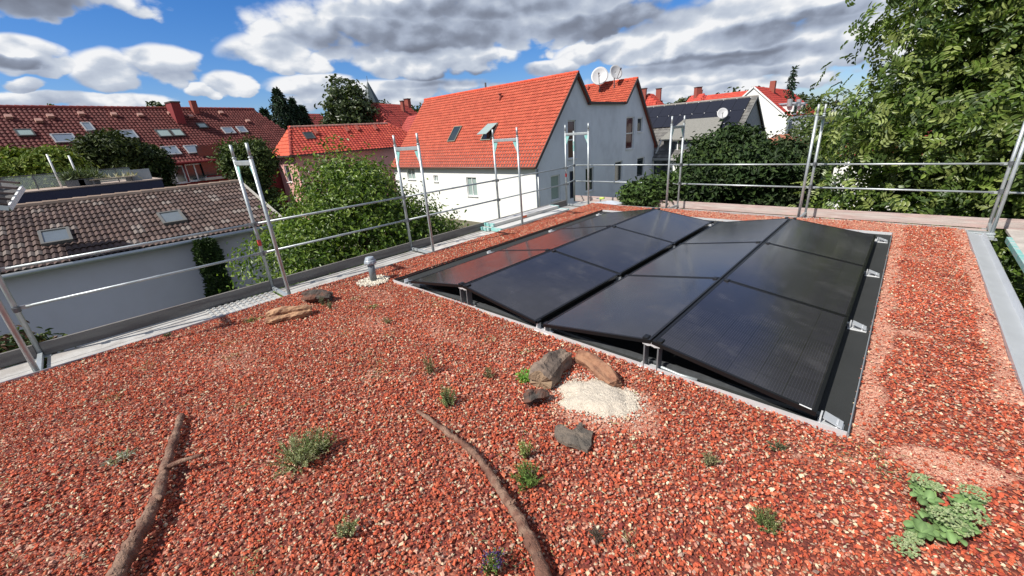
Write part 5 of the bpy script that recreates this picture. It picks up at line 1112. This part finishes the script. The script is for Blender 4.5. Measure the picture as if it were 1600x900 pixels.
for i, h_ in enumerate(gw_): window(LW((XG, YC, GZ)), (0, 1, 0), (0, 0, 1), (1, 0, 0), h_, wh, bars=1 if i in (0, 3) else 0, glass=m_curtain if i == 1 else mat('reddish reflecting glass', (.10, .03, .03), .08, spec=.9) if i in (0, 3) else m_glass, fw=.08)
window(LW((XG, YC, GZ)), (0, 1, 0), (0, 0, 1), (1, 0, 0), dr_, wh, glass=m_navy, name='door', sill=False, fm=m_dframe)
sw = []
for a, c in (((728, 277), (746.5, 307)), ((677, 274), (685, 284))):
    p, q = ony(*a, YC), ony(*c, YC); sw.append((p[0] - XL, q[2] - GZ, q[0] - XL, p[2] - GZ))
sw.append((2, 3.0, 3.2, 4.2))
holed_wall('side_wall', LW((XL, YC, GZ)), (1, 0, 0), (0, 0, 1), (0, -1, 0), [(0, 0), (XG - XL, 0), (XG - XL, ZE - GZ), (0, ZE - GZ)], sw, m_white, wh)
for h_ in sw: window(LW((XL, YC, GZ)), (1, 0, 0), (0, 0, 1), (0, -1, 0), h_, wh, glass=m_curtain, bars=2)
b = MB(); b.tube([LW((XG + .06, YC + .18, ZE - .3)), LW((XG + .06, YC + .18, GZ))], .05, 8); b.build('downpipe', m_zinc, wh, smooth=True)
# far and left walls
b = MB(); b.poly([LW((XL, p[0], p[1])) for p in out2][::-1]); b.poly([LW((XL, eR[1], GZ)), LW((XG, eR[1], GZ)), LW((XG, eR[1], eR[2])), LW((XL, eR[1], eR[2]))]); b.build('far_wall', m_grey, wh)
ov = .22
v5 = np.array([0, pk1[1] - YC, pk1[2] - ZE]); s5 = np.linalg.norm(v5); v5 /= s5; ex = .32; nr = 27
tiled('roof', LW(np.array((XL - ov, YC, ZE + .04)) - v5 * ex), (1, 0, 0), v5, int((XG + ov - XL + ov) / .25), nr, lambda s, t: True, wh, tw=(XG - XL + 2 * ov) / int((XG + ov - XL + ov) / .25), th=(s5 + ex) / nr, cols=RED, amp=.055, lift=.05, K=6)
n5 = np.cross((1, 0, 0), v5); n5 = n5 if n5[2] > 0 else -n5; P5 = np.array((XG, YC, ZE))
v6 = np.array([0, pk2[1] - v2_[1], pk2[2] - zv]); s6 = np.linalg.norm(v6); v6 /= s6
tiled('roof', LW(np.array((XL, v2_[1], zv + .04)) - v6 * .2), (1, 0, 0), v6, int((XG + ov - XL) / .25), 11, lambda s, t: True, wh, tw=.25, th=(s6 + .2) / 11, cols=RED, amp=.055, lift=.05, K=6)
def slab(pts, name, m_, th=.08): b = MB(); b.prism([LW(p) for p in pts], (0, 0, -1), th); return b.build(name, m_, wh)
slab([(XL - ov, YC - .25, ZE - .18), (XG + ov - .02, YC - .25, ZE - .18), (XG + ov - .02, pk1[1], pk1[2] - .0), (XL - ov, pk1[1], pk1[2] - .0)], 'roof_underlay', m_trim)
slab([(XL - ov, pk1[1], pk1[2] + .02), (XG + ov, pk1[1], pk1[2] + .02), (XG + ov, v1[1] + .1, zv - .05), (XL - ov, v1[1] + .1, zv - .05)], 'roof_far_slope', m_brick)
slab([(XL, v1[1], zv), (XG + .1, v1[1], zv), (XG + .1, v2_[1], zv), (XL, v2_[1], zv)], 'flat_roof', m_trim)
slab([(XL, v2_[1], zv - .02), (XG + ov - .02, v2_[1], zv - .02), (XG + ov - .02, pk2[1], pk2[2]), (XL, pk2[1], pk2[2])], 'roof_underlay', m_trim)
slab([(XL, pk2[1], pk2[2] + .02), (XG + ov, pk2[1], pk2[2] + .02), (XG + ov, eR[1] + .25, eR[2] - .25), (XL, eR[1] + .25, eR[2] - .25)], 'roof_far_slope', m_brick)
ridge_caps(LW((XL - ov, pk1[1], pk1[2] + .06)), LW((XG + ov, pk1[1], pk1[2] + .06)), .12, wh, (.58, .08, .035)); ridge_caps(LW((XL, pk2[1], pk2[2] + .06)), LW((XG + ov, pk2[1], pk2[2] + .06)), .12, wh, (.58, .08, .035))
b = MB()
for p, q in (((XG + ov + .02, YC - .25, ZE - .2), (XG + ov + .02, pk1[1], pk1[2])), ((XG + ov + .02, pk1[1], pk1[2]), (XG + ov + .02, v1[1] + .05, zv)), ((XG + ov + .02, v2_[1], zv), (XG + ov + .02, pk2[1], pk2[2])), ((XG + ov + .02, pk2[1], pk2[2]), (XG + ov + .02, eR[1] + .25, eR[2] - .25))): b.bar(LW(p), LW(q), .05, .18)
b.bar(LW((XG + .12, v1[1] - .05, zv - .0)), LW((XG + .12, v2_[1] + .05, zv - .0)), .14, .16); b.build('verge_board', m_trim, wh)
b = MB(); b.tube([LW((XL - ov, YC - .30, ZE - .18)), LW((XG + ov, YC - .30, ZE - .18))], .075, 10); b.build('gutter', mat('brown gutter', (.13, .06, .045), .5), wh, smooth=True)
skylight(LW(onplane(712, 211, P5, n5)), (1, 0, 0), v5, n5, .95, 1.45, wh, proud=.12, fm=mat('olive window frame', (.16, .16, .12), .5)); skylight(LW(onplane(766, 208, P5, n5)), (1, 0, 0), v5, n5, 1.05, 1.45, wh, open_=.35, proud=.12, fm=mat('grey green frame', (.22, .25, .20), .5))
q = onplane(782, 158, P5, n5); b = MB(); b.tube([LW(q), LW(q) + [0, 0, .5]], .09, 10); b.tube([LW(q) + [0, 0, .45], LW(q) + [0, 0, .55]], .14, 10); b.build('roof_vent', m_brick, wh, smooth=True)
q = onplane(919, 142, np.array((XG, v2_[1], zv)), np.cross((1, 0, 0), v6)); b = MB(); b.tube([LW(q), LW(q) + [0, 0, .45]], .08, 10); b.build('roof_vent', m_brick, wh, smooth=True)
b = MB(); b.tube([LW((XL + 8, pk1[1], pk1[2])), LW((XL + 8, pk1[1], pk1[2] + .5))], .07, 8); b.build('flue', m_clamp, wh)
for i, (px_, py_, d0, R_, lb, yaw) in enumerate(((937, 119.5, 33.5, .68, 'larger white satellite dish on the second red gable roof, left one', -64), (961.7, 113.5, 35.0, .52, 'smaller grey satellite dish on the second red gable roof, right one', -30))):
    c = onplane(px_, py_, np.array((0, pk2[1] - .9 + .3 * i, 0)), np.array((0, 1., 0))); r = empty('satellite_dish', c, label=lb, cat='satellite dish', group='satellite dishes on the red roof')
    a = math.radians(yaw); f_ = np.array([math.cos(a) * .93, math.sin(a) * .93, .36]); s_ = np.cross(f_, (0, 0, 1)); s_ /= np.linalg.norm(s_); u_ = np.cross(s_, f_)
    V = []; F = []; K_ = 28
    for j in range(6):
        for k in range(K_): t = 2 * math.pi * k / K_; q = R_ * (j + .001) / 5; V.append(s_ * q * math.cos(t) + u_ * q * 1.08 * math.sin(t) + f_ * .14 * (j / 5) ** 2)
    for j in range(5):
        for k in range(K_): F.append((j * K_ + k, j * K_ + (k + 1) % K_, (j + 1) * K_ + (k + 1) % K_, (j + 1) * K_ + k))
    o = MB().add(V, F).build('reflector', m_dish, r, smooth=True); o.modifiers.new('s', 'SOLIDIFY').thickness = .03
    MB().tube([-u_ * R_ * .95 + f_ * .1, f_ * .75 - u_ * .15], .025, 6).build('feed_arm', m_clamp, r); MB().tube([f_ * .72 - u_ * .15, f_ * .86 - u_ * .12], .06, 8).build('receiver', m_clamp, r)
    MB().tube([-f_ * .03, -f_ * .18 - [0, 0, .2], np.array([-f_[0] * .18, -f_[1] * .18, -1.55])], .045, 8).build('mast', m_clamp, r)

# ------------------------------------------------------------------ dark solar roof house
YR = 41.; XD, _, AZ_ = ony(1184, 150.5, YR); _, YE, ZD = onx(1137, 245, XD); KD = 1.335
dh = empty('dark_roof_house', (-8, 30, GZ), label='house with black solar panels on a dark grey roof and a wide dormer', cat='house'); LD = lambda p: np.array(p, float) - np.array([-8, 30, GZ])
XDL = ony(1000, 170, YR)[0]; v7 = np.array([0, YR - YE, AZ_ - ZD]); s7 = np.linalg.norm(v7); v7 /= s7; n7 = np.array([0, -v7[2], v7[1]]); P7 = np.array((XD, YE, ZD))
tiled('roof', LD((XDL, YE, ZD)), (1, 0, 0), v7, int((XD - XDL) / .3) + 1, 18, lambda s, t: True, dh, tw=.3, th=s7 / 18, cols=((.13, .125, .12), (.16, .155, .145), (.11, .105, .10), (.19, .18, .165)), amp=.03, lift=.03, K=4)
b = MB(); b.prism([LD((XDL, YE, ZD - .03)), LD((XD, YE, ZD - .03)), LD((XD, YR, AZ_ - .03)), LD((XDL, YR, AZ_ - .03))], (0, 0, -1), .12); b.prism([LD((XDL, YR, AZ_ - .02)), LD((XD, YR, AZ_ - .02)), LD((XD, YR + 6.4, ZD)), LD((XDL, YR + 6.4, ZD))], (0, 0, -1), .12); b.build('roof_underlay', m_trim, dh)
ridge_caps(LD((XDL, YR, AZ_ + .03)), LD((XD, YR, AZ_ + .03)), .1, dh, (.26, .24, .22))
b = MB(); b.poly([LD((XD - .15, YE + .3, GZ)), LD((XD - .15, YR + 6.1, GZ)), LD((XD - .15, YR + 6.1, ZD)), LD((XD - .15, YR, AZ_ - .1)), LD((XD - .15, YE + .3, ZD))]); b.build('gable_wall', mat('grey gable cladding', (.30, .31, .33), .8, var=.15, vs=3, stretch=(1, 4, .4)), dh)
b = MB(); b.bar(LD((XD + .02, YE, ZD - .08)), LD((XD + .02, YR, AZ_ - .05)), .05, .2); b.bar(LD((XD + .02, YR, AZ_ - .05)), LD((XD + .02, YR + 6.4, ZD - .08)), .05, .2); b.build('verge_board', m_slate, dh)
b = MB(); b.poly([LD((XDL, YE + .3, GZ)), LD((XD - .15, YE + .3, GZ)), LD((XD - .15, YE + .3, ZD)), LD((XDL, YE + .3, ZD))]); b.build('wall', m_white, dh)
b = MB(); b.bar(LD((XDL, YE - .02, ZD - .12)), LD((XD, YE - .02, ZD - .12)), .12, .22); b.build('fascia', mat('grey fascia', (.34, .34, .33), .7), dh)
window(LD((XDL, YE + .3, GZ)), (1, 0, 0), (0, 0, 1), (0, -1, 0), (4.7, 1.6, 6.2, 3.1), dh, depth=-.04); window(LD((XDL, YE + .3, GZ)), (1, 0, 0), (0, 0, 1), (0, -1, 0), (7.2, .2, 8.1, 2.9), dh, depth=-.04, name='door', sill=False)
u7 = np.array((1., 0, 0)); m_far = mat('far solar glass', (.012, .013, .022), .3, spec=.35)
def solar_far(s0_, t0_, nx_, ny_, w_=1.0, h_=1.68):
    for i in range(nx_):
        for j in range(ny_):
            c = np.array((XD - .45 - s0_ - (i + .5) * w_, YE, ZD)) + v7 * (t0_ + (j + .5) * h_) + n7 * .12
            p_ = MB().obox(LD(c), u7, v7, n7, w_ / 2 - .012, h_ / 2 - .012, .02).build('roof_panel', m_far, dh)
            MB().obox(LD(c + v7 * (h_ / 2 - .02) + u7 * (w_ / 2 - .02) + n7 * .03), u7, v7, n7, .03, .03, .01).build('panel_clamp', m_frame, p_)
tt = s7 - .25
solar_far(0, tt - 1.75, 10, 1, 1.12, 1.74); solar_far(0, tt - 3.50, 10, 1, 1.12, 1.74); solar_far(0, tt - 5.25, 3, 1, 1.12, 1.74); solar_far(0, tt - 7.0, 2, 1, 1.12, 1.74); solar_far(8.9, tt - 5.25, 2, 1, 1.12, 1.74)
# wide dormer
xa, xb = onplane(1028, 240, P7, n7)[0] + .1, onplane(1099, 235, P7, n7)[0]; xb = max(xb, xa + 4.6)
yf = YE + .9; zf0, zf1 = ony(1060, 240, yf)[2], ony(1060, 217, yf)[2]; b = MB(); b.box(*(np.array([xa + .2, xb - .2]) + 8), yf - 30, YR - 30 - 1.5, zf0 - GZ - .3, zf1 - GZ - .05); dm = b.build('dormer', m_slate, dh)
b = MB(); yb_ = YR - 2.1; b.prism([LD((xa - .1, yf - .4, zf1)), LD((xb + .1, yf - .4, zf1)), LD((xb - .5, yb_, AZ_ - 1.35)), LD((xa + .6, yb_, AZ_ - 1.35))], (0, 0, -1), .1); b.build('dormer_roof', mat('lichen shingle', (.20, .195, .175), .9, var=.5, vs=9, bump=.6, bs=14), dm)
MB().bar(LD((xa - .5, yf - .42, zf0 - .45)), LD((xa + .15, yf - .42, zf1 - .05)), .06, .12).build('dormer_trim', m_frame, dm); b = MB(); b.bar(LD((xb + .5, yf - .42, zf0 - .45)), LD((xb - .15, yf - .42, zf1 - .05)), .06, .12); b.build('dormer_trim', m_frame, dm)
Od = LD((xa, yf, GZ))
for (f0, f1, gm_) in ((.16, .34, m_glass), (.36, .66, mat('grey blind', (.10, .11, .13), .4)), (.68, .88, m_curtain)): window(Od, (1, 0, 0), (0, 0, 1), (0, -1, 0), (f0 * (xb - xa), zf0 - GZ + .05, f1 * (xb - xa), zf1 - GZ - .12), dm, depth=-.05, glass=gm_, fw=.09, sill=False, fm=m_frame if f0 != .36 else m_dframe)
q = onplane(1124, 215, P7, n7); MB().tube([LD(onplane(1124, 192, P7, n7) + n7 * .15), LD(onplane(1110, 237, P7, n7) + n7 * .15)], .07, 8).build('downpipe', m_zinc, dh)
q = onplane(1129, 191, P7, n7); c = q + n7 * .5 + np.array([0, 0, .3]); r = empty('satellite_dish', c, label='round grey satellite dish on the dark solar roof', cat='satellite dish'); V = []; F = []
f_ = np.array([.35, -.85, .38]); f_ /= np.linalg.norm(f_); s_ = np.cross(f_, (0, 0, 1)); s_ /= np.linalg.norm(s_); u_ = np.cross(s_, f_)
for j in range(6):
    for k in range(28): t = 2 * math.pi * k / 28; qq_ = .42 * (j + .001) / 5; V.append(s_ * qq_ * math.cos(t) + u_ * qq_ * 1.1 * math.sin(t) + f_ * .1 * (j / 5) ** 2)
for j in range(5):
    for k in range(28): F.append((j * 28 + k, j * 28 + (k + 1) % 28, (j + 1) * 28 + (k + 1) % 28, (j + 1) * 28 + k))
o = MB().add(V, F).build('reflector', m_dish, r, smooth=True); o.modifiers.new('s', 'SOLIDIFY').thickness = .03; MB().tube([-f_ * .02, -f_ * .15 - [0, 0, .5], -n7 * .5 - [0, 0, .3]], .04, 8).build('mast', m_clamp, r); MB().tube([-u_ * .4, f_ * .5 - u_ * .1], .02, 6).build('feed_arm', m_clamp, r)

# ------------------------------------------------------------------ white house at the back right
YB = 56.; pk = ony(1178, 135.5, YB); er = ony(1231, 182, YB); el_ = ony(1125, 178, YB)
bh = empty('white_gabled_house', (pk[0], YB, GZ), label='tall white gabled house with red roof and grey dormers at the back right', cat='house'); LB = lambda p: np.array(p, float) - np.array([pk[0], YB, GZ])
hw3 = er[0] - pk[0]; zb_ = er[2]; LEN = 20.
b = MB(); b.poly([LB((pk[0] - hw3, YB, GZ)), LB((er[0], YB, GZ)), LB((er[0], YB, zb_)), LB(pk), LB((pk[0] - hw3, YB, zb_))]); b.poly([LB((er[0], YB, GZ)), LB((er[0], YB + LEN, GZ)), LB((er[0], YB + LEN, zb_)), LB((er[0], YB, zb_))]); b.build('wall', m_white, bh)
for sx in (1, -1):
    v_ = np.array([-sx * hw3, 0, pk[2] - zb_]); s_ = np.linalg.norm(v_); v_ /= s_
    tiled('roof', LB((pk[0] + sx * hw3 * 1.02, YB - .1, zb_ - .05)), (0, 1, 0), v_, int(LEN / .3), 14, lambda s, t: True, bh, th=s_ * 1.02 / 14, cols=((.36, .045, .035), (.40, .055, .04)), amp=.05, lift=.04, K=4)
b = MB()
for sx in (1, -1): b.bar(LB((pk[0] + sx * hw3 * 1.02, YB - .12, zb_ - .08)), LB((pk[0], YB - .12, pk[2])), .06, .16)
b.build('verge_board', m_frame, bh)
cpos = LB((pk[0] + .6, YB + 6.2, pk[2])); b = MB(); b.box(cpos[0] - .3, cpos[0] + .3, cpos[1] - .35, cpos[1] + .35, cpos[2] - 1.2, cpos[2] + .75); b.build('chimney', m_brick, bh)
for k, yy in enumerate((YB + 3.2, YB + 8.4)):
    x0_ = pk[0] + hw3 * .45; b = MB(); b.box(x0_ - pk[0] - .6, hw3 + .05, yy - YB - 1.1, yy - YB + 1.1, zb_ - GZ + .15, zb_ - GZ + 1.35); d_ = b.build('dormer', m_white, bh)
    MB().box(x0_ - pk[0] - .7, hw3 + .25, yy - YB - 1.3, yy - YB + 1.3, zb_ - GZ + 1.35, zb_ - GZ + 1.50).build('dormer_roof', mat('zinc dormer roof', (.42, .46, .52), .4, .3), d_)
    MB().box(hw3 + .06, hw3 + .09, yy - YB - .6, yy - YB + .6, zb_ - GZ + .3, zb_ - GZ + 1.2).build('window', m_glass, d_)
    MB().tube([(hw3 - .4, yy - YB - 1.25, zb_ - GZ + 1.1), (hw3 - .4, yy - YB - 1.25, zb_ - GZ + 1.9)], .28, 10).build('flue', m_zinc, d_)
b = MB(); b.box(hw3 + .0, hw3 + 3.2, 1.2, LEN, 0, zb_ - GZ - .6); b.build('annex', mat('annex wall', (.30, .32, .35), .8), bh)
print('objects', len(bpy.data.objects))
